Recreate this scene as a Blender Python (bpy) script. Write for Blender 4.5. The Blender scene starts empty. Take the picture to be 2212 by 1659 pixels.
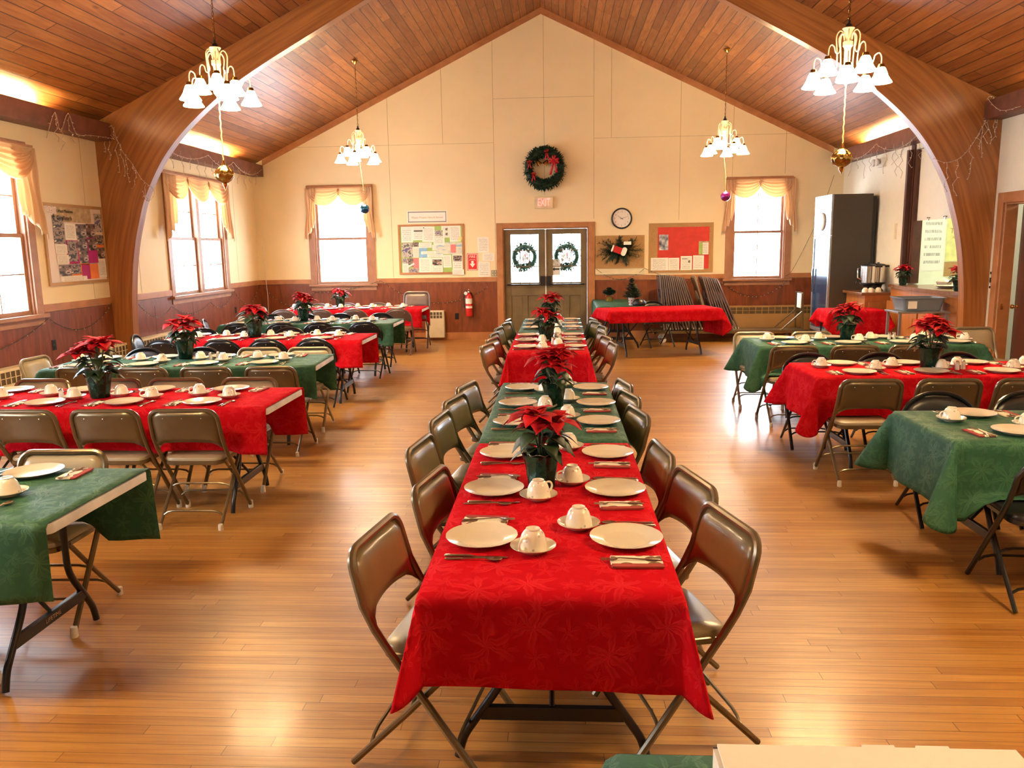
import bpy, bmesh, math, random
from mathutils import Vector, Matrix, Euler
PI = math.pi
sin, cos, rad = math.sin, math.cos, math.radians
rng = random.Random(7)
S = bpy.context.scene
COL = S.collection
# ------------------------------------------------------------------ camera, sky, exposure
cam = bpy.data.cameras.new('camera'); camo = bpy.data.objects.new('camera', cam); COL.objects.link(camo)
cam.sensor_width = 36; cam.lens = 36*1732.87/2212; cam.clip_start = .05; cam.clip_end = 300
yw, pt, rl = rad(3.387), rad(9.697), rad(.905)
_r = Vector((cos(yw), sin(yw), 0)); _f = Vector((-sin(yw)*cos(pt), cos(yw)*cos(pt), -sin(pt)))
_u = Vector((-sin(yw)*sin(pt), cos(yw)*sin(pt), cos(pt)))
_R = cos(rl)*_r - sin(rl)*_u; _U = sin(rl)*_r + cos(rl)*_u
camo.matrix_world = Matrix(((_R.x, _U.x, -_f.x, 0), (_R.y, _U.y, -_f.y, 0), (_R.z, _U.z, -_f.z, 1.754), (0, 0, 0, 1)))
S.camera = camo
S.view_settings.view_transform = 'Standard'; S.view_settings.look = 'None'
S.view_settings.exposure = 1.4; S.view_settings.gamma = 1
W = bpy.data.worlds.new('world'); S.world = W; W.use_nodes = True
bg = W.node_tree.nodes['Background']; bg.inputs[0].default_value = (.80, .90, 1, 1); bg.inputs[1].default_value = 9.0
SHADE_EMIT, BULB_EMIT, COVE_EMIT, KITCHEN_EMIT = 19, 400, 150, 18
LAMP_COL = (1, .74, .42)
# room numbers
XL, XR, YB, YF = -5.78, 5.21, 15.36, -3.4
XC = -.286; ZR, SL = 5.985, .48
EAVE = ZR - SL*5.495
def ceil_z(x): return ZR - SL*abs(x-XC)
def portal(loc, rot, sx, sz):
    l = bpy.data.lights.new('daylight_portal', 'AREA'); l.shape = 'RECTANGLE'; l.size = sx; l.size_y = sz
    l.cycles.is_portal = True
    o = bpy.data.objects.new('daylight_portal', l); COL.objects.link(o); o.location = loc; o.rotation_euler = rot
for x, w in ((-4.13, 1.05), (3.7, 1.05)): portal((x, YB+.14, 1.95), (rad(-90), 0, 0), w, 1.7)
portal((-.24, YB+.16, 1.5), (rad(-90), 0, 0), 1.5, 1.0)
LWIN = [(11.86, 13.8), (6.6, 8.58), (1.4, 3.4)]
for a, b in LWIN: portal((XL-.14, (a+b)/2, 1.95), (0, rad(-90), 0), 1.7, b-a)

# ------------------------------------------------------------------ helpers
MAT = {}
def nodes(name):
    m = bpy.data.materials.new(name); m.use_nodes = True; nt = m.node_tree
    return m, nt, nt.nodes['Principled BSDF'], nt.links
def setp(b, col=None, rough=.5, metal=0, spec=.5, coat=0, emit=None, es=0, sheen=0, sss=0):
    if col is not None: b.inputs['Base Color'].default_value = (*col, 1)
    b.inputs['Roughness'].default_value = rough; b.inputs['Metallic'].default_value = metal
    b.inputs['Specular IOR Level'].default_value = spec; b.inputs['Coat Weight'].default_value = coat
    b.inputs['Coat Roughness'].default_value = .15
    b.inputs['Sheen Weight'].default_value = sheen
    if emit: b.inputs['Emission Color'].default_value = (*emit, 1); b.inputs['Emission Strength'].default_value = es
def ramp(nt, stops, interp='LINEAR'):
    r = nt.nodes.new('ShaderNodeValToRGB'); e = r.color_ramp.elements; r.color_ramp.interpolation = interp
    while len(e) < len(stops): e.new(.5)
    for i, (p, c) in enumerate(stops): e[i].position = p; e[i].color = (*c, 1)
    return r
def bump(nt, L, src, b, strength=.3, dist=.01):
    n = nt.nodes.new('ShaderNodeBump'); n.inputs['Strength'].default_value = strength; n.inputs['Distance'].default_value = dist
    L.new(src, n.inputs['Height']); L.new(n.outputs[0], b.inputs['Normal']); return n
def mapping(nt, L, coord, scale, rot=(0, 0, 0), loc=(0, 0, 0)):
    tc = nt.nodes.new('ShaderNodeTexCoord'); mp = nt.nodes.new('ShaderNodeMapping')
    mp.inputs['Scale'].default_value = scale; mp.inputs['Rotation'].default_value = rot; mp.inputs['Location'].default_value = loc
    L.new(tc.outputs[coord], mp.inputs[0]); return mp
def plain(name, col, rough=.5, metal=0, var=.12, scale=8, bmp=0, bscale=60, **k):
    """principled with a soft procedural colour variation"""
    m, nt, b, L = nodes(name); setp(b, col, rough, metal, **k)
    mp = mapping(nt, L, 'Object', (scale,)*3)
    n = nt.nodes.new('ShaderNodeTexNoise'); n.inputs['Scale'].default_value = 1; n.inputs['Detail'].default_value = 3
    L.new(mp.outputs[0], n.inputs['Vector'])
    r = ramp(nt, [(.3, tuple(c*(1-var) for c in col)), (.7, tuple(min(1, c*(1+var)) for c in col))])
    L.new(n.outputs['Fac'], r.inputs[0]); L.new(r.outputs[0], b.inputs['Base Color'])
    if bmp:
        n2 = nt.nodes.new('ShaderNodeTexNoise'); n2.inputs['Scale'].default_value = bscale
        tc = nt.nodes.new('ShaderNodeTexCoord'); L.new(tc.outputs['Object'], n2.inputs['Vector'])
        bump(nt, L, n2.outputs['Fac'], b, bmp, .003)
    MAT[name] = m; return m
def mixc(nt, L, fac, a, b, mode='MIX'):
    n = nt.nodes.new('ShaderNodeMix'); n.data_type = 'RGBA'; n.blend_type = mode
    for s, v in ((0, fac), (6, a), (7, b)):
        if hasattr(v, 'is_output'): L.new(v, n.inputs[s])
        else: n.inputs[s].default_value = v if s == 0 else (*v, 1)
    return n.outputs[2]
def mth(nt, L, op, a, b=None, clamp=False):
    n = nt.nodes.new('ShaderNodeMath'); n.operation = op; n.use_clamp = clamp
    for s, v in ((0, a), (1, b)):
        if v is None: continue
        if hasattr(v, 'is_output'): L.new(v, n.inputs[s])
        else: n.inputs[s].default_value = v
    return n.outputs[0]
def planks(name, c1, c2, cm, width, length, rough, coord='UV', grain=(2, 40), gcol=(.5, .3, .15), coat=0, knots=False, mortar=.003, gr=.35):
    """strip boards: u along the board, v across (metres)"""
    m, nt, b, L = nodes(name); setp(b, c1, rough, coat=coat)
    mp = mapping(nt, L, coord, (1, 1, 1))
    br = nt.nodes.new('ShaderNodeTexBrick'); br.inputs['Scale'].default_value = 1
    br.inputs['Brick Width'].default_value = length; br.inputs['Row Height'].default_value = width
    br.inputs['Mortar Size'].default_value = mortar; br.inputs['Mortar Smooth'].default_value = .3; br.offset = 0; br.offset_frequency = 1
    br.inputs['Color1'].default_value = (0, 0, 0, 1); br.inputs['Color2'].default_value = (1, 1, 1, 1); br.inputs['Mortar'].default_value = (.5, .5, .5, 1)
    sx = nt.nodes.new('ShaderNodeSeparateXYZ'); L.new(mp.outputs[0], sx.inputs[0])
    row = mth(nt, L, 'FLOOR', mth(nt, L, 'DIVIDE', sx.outputs[1], width)); wn = nt.nodes.new('ShaderNodeTexWhiteNoise'); wn.noise_dimensions = '1D'; L.new(row, wn.inputs['W'])
    cb = nt.nodes.new('ShaderNodeCombineXYZ'); L.new(mth(nt, L, 'ADD', sx.outputs[0], mth(nt, L, 'MULTIPLY', wn.outputs['Value'], length*7)), cb.inputs[0]); L.new(sx.outputs[1], cb.inputs[1])
    L.new(cb.outputs[0], br.inputs['Vector'])
    mp2 = mapping(nt, L, coord, (grain[0], grain[1], 1))
    add = nt.nodes.new('ShaderNodeVectorMath'); add.operation = 'ADD'; L.new(mp2.outputs[0], add.inputs[0])
    sc = nt.nodes.new('ShaderNodeVectorMath'); sc.operation = 'SCALE'; sc.inputs['Scale'].default_value = 9; L.new(br.outputs['Color'], sc.inputs[0]); L.new(sc.outputs[0], add.inputs[1])
    n = nt.nodes.new('ShaderNodeTexNoise'); n.inputs['Scale'].default_value = 1; n.inputs['Detail'].default_value = 5; n.inputs['Distortion'].default_value = .6
    L.new(add.outputs[0], n.inputs['Vector'])
    base = mixc(nt, L, br.outputs['Color'], c1, c2)
    g = ramp(nt, [(.35, (0, 0, 0)), (.7, (1, 1, 1))]); L.new(n.outputs['Fac'], g.inputs[0])
    dark = mixc(nt, L, mth(nt, L, 'MULTIPLY', g.outputs[0], gr), base, gcol, 'MULTIPLY')
    if knots:
        v = nt.nodes.new('ShaderNodeTexVoronoi'); v.inputs['Scale'].default_value = 1
        mk = mapping(nt, L, coord, (2.2, 6.5, 1)); L.new(mk.outputs[0], v.inputs['Vector'])
        kr = ramp(nt, [(.05, (1, 1, 1)), (.16, (0, 0, 0))]); L.new(v.outputs['Distance'], kr.inputs[0])
        dark = mixc(nt, L, mth(nt, L, 'MULTIPLY', kr.outputs[0], .75), dark, (.10, .035, .012))
    fin = mixc(nt, L, br.outputs['Fac'], dark, cm)
    L.new(fin, b.inputs['Base Color'])
    inv = mth(nt, L, 'SUBTRACT', 1, br.outputs['Fac'])
    bump(nt, L, inv, b, .35, .003)
    big = nt.nodes.new('ShaderNodeTexNoise'); big.inputs['Scale'].default_value = 1.3; L.new(mapping(nt, L, coord, (1, 1, 1)).outputs[0], big.inputs['Vector'])
    rr = mth(nt, L, 'ADD', mth(nt, L, 'MULTIPLY', big.outputs['Fac'], .18), rough-.09); L.new(rr, b.inputs['Roughness'])
    MAT[name] = m; return m
def wood(name, c1, c2, rough=.4, scale=(1, 14, 14), coord='Object', dist=1.2, coat=.1, wave=0):
    m, nt, b, L = nodes(name); setp(b, c1, rough, coat=coat)
    mp = mapping(nt, L, coord, scale)
    n = nt.nodes.new('ShaderNodeTexNoise'); n.inputs['Scale'].default_value = 1; n.inputs['Detail'].default_value = 6; n.inputs['Distortion'].default_value = dist
    L.new(mp.outputs[0], n.inputs['Vector'])
    r = ramp(nt, [(.3, c1), (.72, c2)]); L.new(n.outputs['Fac'], r.inputs[0]); L.new(r.outputs[0], b.inputs['Base Color'])
    bump(nt, L, n.outputs['Fac'], b, .08, .002)
    MAT[name] = m; return m
def damask(name, c, hi, rough=.75):
    m, nt, b, L = nodes(name); setp(b, c, rough, spec=.02 if 'red' in name else .4)
    def flowers(scale, petals, loc):
        mp0 = mapping(nt, L, 'UV', (scale, scale, 0), loc=loc); dn = nt.nodes.new('ShaderNodeTexNoise'); dn.inputs['Scale'].default_value = 2.6; dn.inputs['Detail'].default_value = 2
        L.new(mp0.outputs[0], dn.inputs['Vector']); ds = nt.nodes.new('ShaderNodeVectorMath'); ds.operation = 'SCALE'; ds.inputs['Scale'].default_value = .38; L.new(dn.outputs['Color'], ds.inputs[0])
        mp = nt.nodes.new('ShaderNodeVectorMath'); mp.operation = 'ADD'; L.new(mp0.outputs[0], mp.inputs[0]); L.new(ds.outputs[0], mp.inputs[1])
        v = nt.nodes.new('ShaderNodeTexVoronoi'); v.voronoi_dimensions = '2D'; v.inputs['Scale'].default_value = 1; v.inputs['Randomness'].default_value = .55
        L.new(mp.outputs[0], v.inputs['Vector'])
        d = nt.nodes.new('ShaderNodeVectorMath'); d.operation = 'SUBTRACT'; L.new(mp.outputs[0], d.inputs[0]); L.new(v.outputs['Position'], d.inputs[1])
        s = nt.nodes.new('ShaderNodeSeparateXYZ'); L.new(d.outputs[0], s.inputs[0])
        a = mth(nt, L, 'ARCTAN2', s.outputs[1], s.outputs[0])
        k = mth(nt, L, 'COSINE', mth(nt, L, 'MULTIPLY', a, petals))
        k2 = mth(nt, L, 'ADD', mth(nt, L, 'MULTIPLY', k, .24), .30)
        diff = mth(nt, L, 'MULTIPLY', mth(nt, L, 'SUBTRACT', k2, v.outputs['Distance']), 22, )
        inside = mth(nt, L, 'ADD', diff, 0, True)
        vein = mth(nt, L, 'ABSOLUTE', mth(nt, L, 'SINE', mth(nt, L, 'MULTIPLY', a, petals/2)))
        vm = mth(nt, L, 'MULTIPLY', mth(nt, L, 'ADD', vein, .15, True), 1)
        edge = mth(nt, L, 'SUBTRACT', 1, mth(nt, L, 'MULTIPLY', mth(nt, L, 'ABSOLUTE', mth(nt, L, 'SUBTRACT', diff, 1.1)), .9), True)
        return mth(nt, L, 'SUBTRACT', mth(nt, L, 'MULTIPLY', inside, vm), mth(nt, L, 'MULTIPLY', edge, .6), True)
    f1 = flowers(5.2, 6, (0, 0, 0)); f2 = flowers(11, 5, (.3, .7, 0))
    f = mth(nt, L, 'MAXIMUM', f1, mth(nt, L, 'MULTIPLY', f2, .75))
    fine = nt.nodes.new('ShaderNodeTexNoise'); fine.inputs['Scale'].default_value = 260; L.new(mapping(nt, L, 'UV', (1, 1, 0)).outputs[0], fine.inputs['Vector'])
    L.new(mixc(nt, L, f, c, hi), b.inputs['Base Color'])
    L.new(mth(nt, L, 'SUBTRACT', rough, mth(nt, L, 'MULTIPLY', f, .22)), b.inputs['Roughness'])
    h = mth(nt, L, 'ADD', mth(nt, L, 'MULTIPLY', fine.outputs['Fac'], .4), mth(nt, L, 'MULTIPLY', f, .5))
    cr = nt.nodes.new('ShaderNodeTexNoise'); cr.inputs['Scale'].default_value = 14; cr.inputs['Detail'].default_value = 4
    L.new(mapping(nt, L, 'UV', (1, 1, 0)).outputs[0], cr.inputs['Vector'])
    bump(nt, L, mth(nt, L, 'ADD', h, mth(nt, L, 'MULTIPLY', cr.outputs['Fac'], 3.5)), b, .5, .0035)
    MAT[name] = m; return m
def printed(name, paper, ink, rows=14, head=True):
    m, nt, b, L = nodes(name); setp(b, paper, .8)
    mp = mapping(nt, L, 'UV', (1, 1, 1)); s = nt.nodes.new('ShaderNodeSeparateXYZ'); L.new(mp.outputs[0], s.inputs[0])
    u, v = s.outputs[0], s.outputs[1]
    fr = mth(nt, L, 'FRACT', mth(nt, L, 'MULTIPLY', v, rows)); line = mth(nt, L, 'LESS_THAN', fr, .38)
    n = nt.nodes.new('ShaderNodeTexNoise'); n.inputs['Scale'].default_value = 1; n.inputs['Detail'].default_value = 1
    L.new(mapping(nt, L, 'UV', (34, rows*.8, 1)).outputs[0], n.inputs['Vector'])
    w = mth(nt, L, 'GREATER_THAN', n.outputs['Fac'], .45)
    mg = mth(nt, L, 'MULTIPLY', mth(nt, L, 'GREATER_THAN', u, .12), mth(nt, L, 'LESS_THAN', u, .86))
    mg2 = mth(nt, L, 'MULTIPLY', mth(nt, L, 'GREATER_THAN', v, .1), mth(nt, L, 'LESS_THAN', v, .9))
    f = mth(nt, L, 'MULTIPLY', mth(nt, L, 'MULTIPLY', line, w), mth(nt, L, 'MULTIPLY', mg, mg2))
    L.new(mixc(nt, L, mth(nt, L, 'MULTIPLY', f, .6), paper, ink), b.inputs['Base Color']); MAT[name] = m; return m
def picture(name, cols, scale=5, seed=0):
    m, nt, b, L = nodes(name); setp(b, cols[0], .4)
    n = nt.nodes.new('ShaderNodeTexNoise'); n.inputs['Scale'].default_value = scale; n.inputs['Detail'].default_value = 2.5
    L.new(mapping(nt, L, 'UV', (1, 1.3, 1), loc=(seed*3.7, seed*1.3, 0)).outputs[0], n.inputs['Vector'])
    k = len(cols); r = ramp(nt, [(.3+.4*i/(k-1), c) for i, c in enumerate(cols)], 'CONSTANT' if k > 3 else 'LINEAR')
    L.new(n.outputs['Fac'], r.inputs[0]); L.new(r.outputs[0], b.inputs['Base Color']); MAT[name] = m; return m

# ---- materials
planks('floor', (.54, .285, .075), (.40, .185, .046), (.10, .035, .010),   .057, 1.35, .36, grain=(3, 60), gcol=(.62, .42, .28), coat=.12, mortar=.0014, gr=.6)
planks('ceiling_boards', (.39, .155, .040), (.23, .078, .019), (.030, .008, .003), .135, 2.3, .46, grain=(2.5, 26), gcol=(.55, .36, .24), coat=.04, knots=True, mortar=.006, gr=.8)
wood('laminated', (.42, .165, .045), (.22, .075, .020), .36, (1.0, 22, 1), 'UV', .5, .15)
wood('panelling', (.25, .064, .021), (.13, .030, .010), .4, (5, 5, 1.1), 'Object', 3.2, .15)
wood('trim_wood', (.50, .22, .085), (.36, .14, .050), .45, (3, 3, 3), 'Object', 1.5, .1)
wood('window_wood', (.42, .21, .115), (.33, .15, .075), .5, (4, 4, 4))
wood('cabinet_wood', (.50, .20, .055), (.38, .135, .034), .4, (8, 8, 1.2), 'Object', 1.6)
wood('counter_wood', (.28, .13, .055), (.18, .075, .03), .25, (2, 10, 10))
wood('dark_door', (.12, .030, .014), (.07, .016, .008), .35, (8, 8, 1))
wood('hearth_tan', (.46, .27, .10), (.40, .22, .075), .5, (2, 2, 2))
plain('wall_cream', (.86, .715, .45), .6, var=.03, scale=1.5, bmp=.12, bscale=90)
plain('seam', (.50, .38, .21), .7)
plain('white_wall', (.82, .80, .68), .6, var=.02)
plain('kitchen_wall', (.82, .83, .66), .6, var=.03)
plain('beam_dark', (.085, .026, .014), .5, var=.2)
plain('box_brown', (.17, .06, .035), .5, var=.2)
plain('door_olive', (.17, .12, .055), .45, var=.2, scale=4)
plain('steel_dark', (.012, .013, .017), .3, metal=.3, coat=.3)
plain('black', (.010, .010, .012), .35, var=.2)
plain('rubber', (.02, .02, .02), .7)
plain('white_cap', (.75, .72, .64), .5)
plain('plastic_white', (.78, .76, .70), .5)
plain('taupe_metal', (.17, .125, .065), .3, metal=.55, coat=.3)
plain('taupe_vinyl', (.19, .150, .070), .33, var=.08, bmp=.1, bscale=300, coat=.25)
plain('beige_metal', (.30, .245, .155), .35, metal=.35, coat=.2)
plain('beige_vinyl', (.34, .275, .17), .38, var=.06, coat=.2)
plain('lilac_metal', (.17, .125, .115), .4, metal=.3)
plain('black_metal', (.012, .012, .013), .28, metal=.3, coat=.4)
plain('chrome', (.75, .72, .66), .15, metal=1, var=.03)
plain('brass', (.75, .50, .18), .2, metal=1, var=.05)
plain('cream_metal', (.80, .66, .42), .35, coat=.2)
plain('china', (.74, .67, .54), .16, var=.02, coat=.5)
plain('cutlery', (.62, .57, .50), .18, metal=1, var=.05)
plain('clear_jar', (.72, .70, .66), .1, var=.05)
plain('salt', (.85, .85, .82), .6); plain('pepper', (.09, .07, .05), .7)
plain('foil_green', (.007, .034, .020), .22, metal=.5, var=.5, scale=40, bmp=.9, bscale=45)
plain('foil_silver', (.72, .66, .52), .18, metal=.9, var=.3, bmp=.8, bscale=50)
plain('bract', (.50, .004, .009), .62, var=.4, scale=9, spec=.25)
plain('leaf', (.014, .038, .012), .45, var=.5, scale=14)
plain('stem', (.05, .08, .03), .6)
plain('fir', (.015, .045, .022), .6, var=.5, scale=30)
plain('fir_light', (.03, .09, .05), .6, var=.5, scale=30)
plain('ribbon', (.55, .012, .02), .45, var=.2, scale=20)
plain('gold', (.80, .50, .14), .15, metal=1, var=.1)
plain('gold_dark', (.42, .26, .07), .22, metal=1, var=.4, scale=25)
plain('ball_blue', (.02, .12, .28), .15, metal=.7, coat=.6); plain('ball_purple', (.25, .015, .22), .2, metal=.6, coat=.5, bmp=.4, bscale=200)
plain('cord_gold', (.75, .52, .20), .4, metal=.5)
plain('wire_white', (.55, .42, .33), .5); plain('wire_dark', (.03, .04, .02), .6)
plain('bulb_clear', (.85, .80, .72), .15, coat=.5)
plain('cork', (.44, .25, .095), .85, var=.2, scale=60)
plain('paper_white', (.85, .82, .74), .8, var=.02); plain('paper_green', (.35, .52, .14), .8); plain('paper_blue', (.24, .45, .68), .8, var=.15)
plain('paper_magenta', (.42, .02, .18), .8); plain('paper_orange', (.80, .22, .06), .8); plain('paper_pink', (.72, .22, .22), .8); plain('paper_yellow', (.75, .72, .30), .8)
plain('paper_tan', (.48, .35, .20), .8, var=.3, scale=12)
plain('red_paper', (.58, .03, .02), .6, var=.12, bmp=.4, bscale=12)
plain('ink', (.03, .025, .02), .8, var=.05); plain('grey_ink', (.30, .27, .24), .8)
plain('red_paint', (.62, .015, .012), .35, coat=.4); plain('fire_red', (.70, .02, .015), .5)
plain('fridge_side', (.050, .043, .034), .45, var=.05); plain('fridge_front', (.36, .37, .39), .25, metal=.4)
plain('grey_tub', (.17, .20, .235), .5, var=.05); plain('alu', (.42, .42, .42), .35, metal=.8)
plain('heater_cream', (.72, .62, .42), .5, var=.04); plain('grille_dark', (.11, .075, .035), .6)
plain('sock_red', (.50, .02, .02), .9)
plain('cardboard_white', (.86, .80, .70), .75, var=.02); plain('cardboard_edge', (.14, .10, .075), .9)
plain('switch_plate', (.34, .30, .19), .4, metal=.4)
plain('mat_grey', (.42, .50, .52), .8); plain('snow', (.9, .92, .95), .8)
damask('cloth_red', (.50, .006, .013), (.66, .022, .030), .9); damask('cloth_green', (.015, .085, .045), (.045, .145, .070), .7)
printed('print_text', (.86, .83, .75), (.12, .10, .09)); printed('print_few', (.86, .82, .74), (.2, .18, .16), 8); printed('print_pink', (.85, .74, .64), (.25, .12, .1), 9)
picture('photo_a', [(.02, .02, .02), (.18, .12, .10), (.55, .45, .38), (.05, .04, .05)], 1.9, 1); picture('photo_b', [(.04, .03, .03), (.30, .22, .18), (.02, .02, .03), (.7, .62, .5)], 2.2, 2)
picture('photo_c', [(.10, .13, .09), (.5, .45, .4), (.12, .1, .25), (.3, .2, .12)], 2.5, 3); picture('map_art', [(.30, .52, .68), (.62, .64, .55), (.75, .70, .58), (.35, .55, .70)], 3, 4)
picture('shell_art', [(.78, .66, .58), (.78, .66, .58), (.30, .16, .14), (.72, .58, .5)], 11, 5); picture('snow_card', [(.80, .78, .72), (.35, .38, .45), (.05, .06, .08)], 2, 6)
def m_glass():
    m = bpy.data.materials.new('window_glass'); m.use_nodes = True; nt = m.node_tree; nt.nodes.clear(); L = nt.links
    o = nt.nodes.new('ShaderNodeOutputMaterial'); mx = nt.nodes.new('ShaderNodeMixShader'); t = nt.nodes.new('ShaderNodeBsdfTransparent'); g = nt.nodes.new('ShaderNodeBsdfGlossy')
    lw = nt.nodes.new('ShaderNodeLayerWeight'); lw.inputs[0].default_value = .5; f = nt.nodes.new('ShaderNodeMath'); f.operation = 'POWER'; L.new(lw.outputs['Facing'], f.inputs[0]); f.inputs[1].default_value = 5; g.inputs['Roughness'].default_value = .02
    L.new(f.outputs[0], mx.inputs[0]); L.new(t.outputs[0], mx.inputs[1]); L.new(g.outputs[0], mx.inputs[2]); L.new(mx.outputs[0], o.inputs[0]); MAT['glass'] = m
m_glass()
def m_emit(name, col, st):
    m, nt, b, L = nodes(name); setp(b, (.9, .88, .8), .4, emit=col, es=st); MAT[name] = m
m_emit('shade_glow', (1, .74, .42), SHADE_EMIT); m_emit('bulb_glow', (1, .67, .32), BULB_EMIT); m_emit('tube_glow', (1, .78, .40), COVE_EMIT); m_emit('kitchen_glow', (1, .97, .82), KITCHEN_EMIT); m_emit('exit_glow', (1, .02, .06), 1.4)
def m_curtain():
    m, nt, b, L = nodes('curtain'); setp(b, (.80, .58, .37), .85)
    tr = nt.nodes.new('ShaderNodeBsdfTranslucent'); tr.inputs[0].default_value = (.85, .62, .38, 1)
    mx = nt.nodes.new('ShaderNodeMixShader'); mx.inputs[0].default_value = .42
    o = nt.nodes['Material Output']; L.new(b.outputs[0], mx.inputs[1]); L.new(tr.outputs[0], mx.inputs[2]); L.new(mx.outputs[0], o.inputs[0])
    n = nt.nodes.new('ShaderNodeTexNoise'); n.inputs['Scale'].default_value = 150; tc = nt.nodes.new('ShaderNodeTexCoord'); L.new(tc.outputs['Object'], n.inputs['Vector']); bump(nt, L, n.outputs['Fac'], b, .15, .002)
    MAT['curtain'] = m
m_curtain()
def m_cup():
    m, nt, b, L = nodes('cup_china'); setp(b, (.86, .80, .68), .16, coat=.5)
    v = nt.nodes.new('ShaderNodeTexVoronoi'); v.inputs['Scale'].default_value = 38; v.inputs['Randomness'].default_value = .6
    tc = nt.nodes.new('ShaderNodeTexCoord'); L.new(tc.outputs['Object'], v.inputs['Vector'])
    f = mth(nt, L, 'LESS_THAN', v.outputs['Distance'], .17)
    cc = nt.nodes.new('ShaderNodeHueSaturation'); cc.inputs['Saturation'].default_value = .9; cc.inputs['Value'].default_value = .35; L.new(v.outputs['Color'], cc.inputs['Color'])
    L.new(mixc(nt, L, mth(nt, L, 'MULTIPLY', f, .6), (.86, .80, .68), cc.outputs[0]), b.inputs['Base Color']); MAT['cup_china'] = m
m_cup()
def m_napkin():
    m, nt, b, L = nodes('napkin_print'); setp(b, (.85, .78, .6), .9)
    mp = mapping(nt, L, 'Object', (1, 1, 1)); s = nt.nodes.new('ShaderNodeSeparateXYZ'); L.new(mp.outputs[0], s.inputs[0])
    v = nt.nodes.new('ShaderNodeTexVoronoi'); v.inputs['Scale'].default_value = 19; L.new(mp.outputs[0], v.inputs['Vector'])
    n = nt.nodes.new('ShaderNodeTexNoise'); n.inputs['Scale'].default_value = 90; L.new(mp.outputs[0], n.inputs['Vector'])
    blob = mth(nt, L, 'LESS_THAN', v.outputs['Distance'], .48)
    c1 = mixc(nt, L, n.outputs['Fac'], (.05, .018, .01), (.30, .17, .07))
    cc = mixc(nt, L, blob, (.85, .78, .62), c1)
    red = mth(nt, L, 'LESS_THAN', s.outputs[0], -.022)
    L.new(mixc(nt, L, red, cc, (.34, .045, .035)), b.inputs['Base Color']); MAT['napkin_print'] = m
m_napkin()

# ---- mesh builder
class MB:
    def __init__(s): s.v = []; s.f = []; s.m = []; s.uv = {}; s.mats = []
    def mi(s, mat):
        if mat not in s.mats: s.mats.append(mat)
        return s.mats.index(mat)
    def face(s, idx, mat=0, uv=None):
        s.f.append(idx); s.m.append(mat)
        if uv: s.uv[len(s.f)-1] = uv
    def box(s, x0, y0, z0, x1, y1, z1, mat=0, M=None):
        n = len(s.v); c = [Vector((x, y, z)) for z in (z0, z1) for y in (y0, y1) for x in (x0, x1)]
        if M: c = [M @ p for p in c]
        s.v += c
        for q in ((0, 2, 3, 1), (4, 5, 7, 6), (0, 1, 5, 4), (2, 6, 7, 3), (0, 4, 6, 2), (1, 3, 7, 5)): s.face([n+i for i in q], mat)
        return s
    def quad(s, pts, mat=0, uv=None):
        n = len(s.v); s.v += [Vector(p) for p in pts]; s.face(list(range(n, n+len(pts))), mat, uv); return s
    def rings(s, rings, mat=0, close=True, cap=(True, True)):
        n = len(s.v); k = len(rings[0])
        for r in rings: s.v += [Vector(p) for p in r]
        for i in range(len(rings)-1):
            for j in range(k if close else k-1):
                a, b = n+i*k+j, n+i*k+(j+1) % k; s.face([a, b, b+k, a+k], mat)
        if cap[0]: s.face([n+j for j in range(k)][::-1], mat)
        if cap[1]: s.face([n+(len(rings)-1)*k+j for j in range(k)], mat)
        return s
    def lathe(s, prof, seg=24, c=(0, 0, 0), mat=0, M=None, mod=None, cap=(True, True)):
        R = []
        for r, z in prof:
            ring = []
            for j in range(seg):
                a = 2*PI*j/seg; rr = max(r, 1e-4)*(mod(a, z) if mod else 1)
                p = Vector((rr*cos(a), rr*sin(a), z))
                if M: p = M @ p
                ring.append(p+Vector(c))
            R.append(ring)
        return s.rings(R, mat, True, cap)
    def tube(s, pts, r, seg=8, mat=0, closed=False):
        pts = [Vector(p) for p in pts]; n = len(pts); R = []; up = None
        for i in range(n):
            if closed: t = (pts[(i+1) % n]-pts[i-1]).normalized()
            else: t = (pts[min(i+1, n-1)]-pts[max(i-1, 0)]).normalized()
            if up is None:
                up = Vector((0, 0, 1)) if abs(t.z) < .9 else Vector((1, 0, 0))
            b = t.cross(up)
            if b.length < 1e-5: b = t.cross(Vector((1, 0, .3)))
            b.normalize(); up = b.cross(t).normalized()
            rr = r[i] if isinstance(r, (list, tuple)) else r
            R.append([pts[i]+(b*cos(2*PI*j/seg)+up*sin(2*PI*j/seg))*rr for j in range(seg)])
        if closed: R.append(R[0]); return s.rings(R, mat, True, (False, False))
        return s.rings(R, mat)
    def build(s, name, mats, parent=None, smooth=True, bevel=0, solid=0, kind=None, loc=None, rot=None):
        me = bpy.data.meshes.new(name); me.from_pydata([tuple(p) for p in s.v], [], s.f)
        if isinstance(mats, str): mats = [mats]
        for m in mats: me.materials.append(MAT[m])
        me.polygons.foreach_set('material_index', s.m)
        if s.uv:
            ul = me.uv_layers.new(name='UVMap')
            for p in me.polygons:
                u = s.uv.get(p.index)
                if u:
                    for k, li in enumerate(p.loop_indices): ul.data[li].uv = u[k]
        if smooth:
            me.polygons.foreach_set('use_smooth', [True]*len(me.polygons))
            try: me.set_sharp_from_angle(angle=rad(38))
            except Exception: pass
        me.update()
        o = bpy.data.objects.new(name, me); COL.objects.link(o)
        if parent: o.parent = parent
        if bevel:
            b = o.modifiers.new('bevel', 'BEVEL'); b.width = bevel; b.segments = 2; b.limit_method = 'ANGLE'
        if solid:
            b = o.modifiers.new('solid', 'SOLIDIFY'); b.thickness = solid; b.offset = 0
        if kind: o['kind'] = kind
        if loc: o.location = loc
        if rot: o.rotation_euler = rot
        return o
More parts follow.
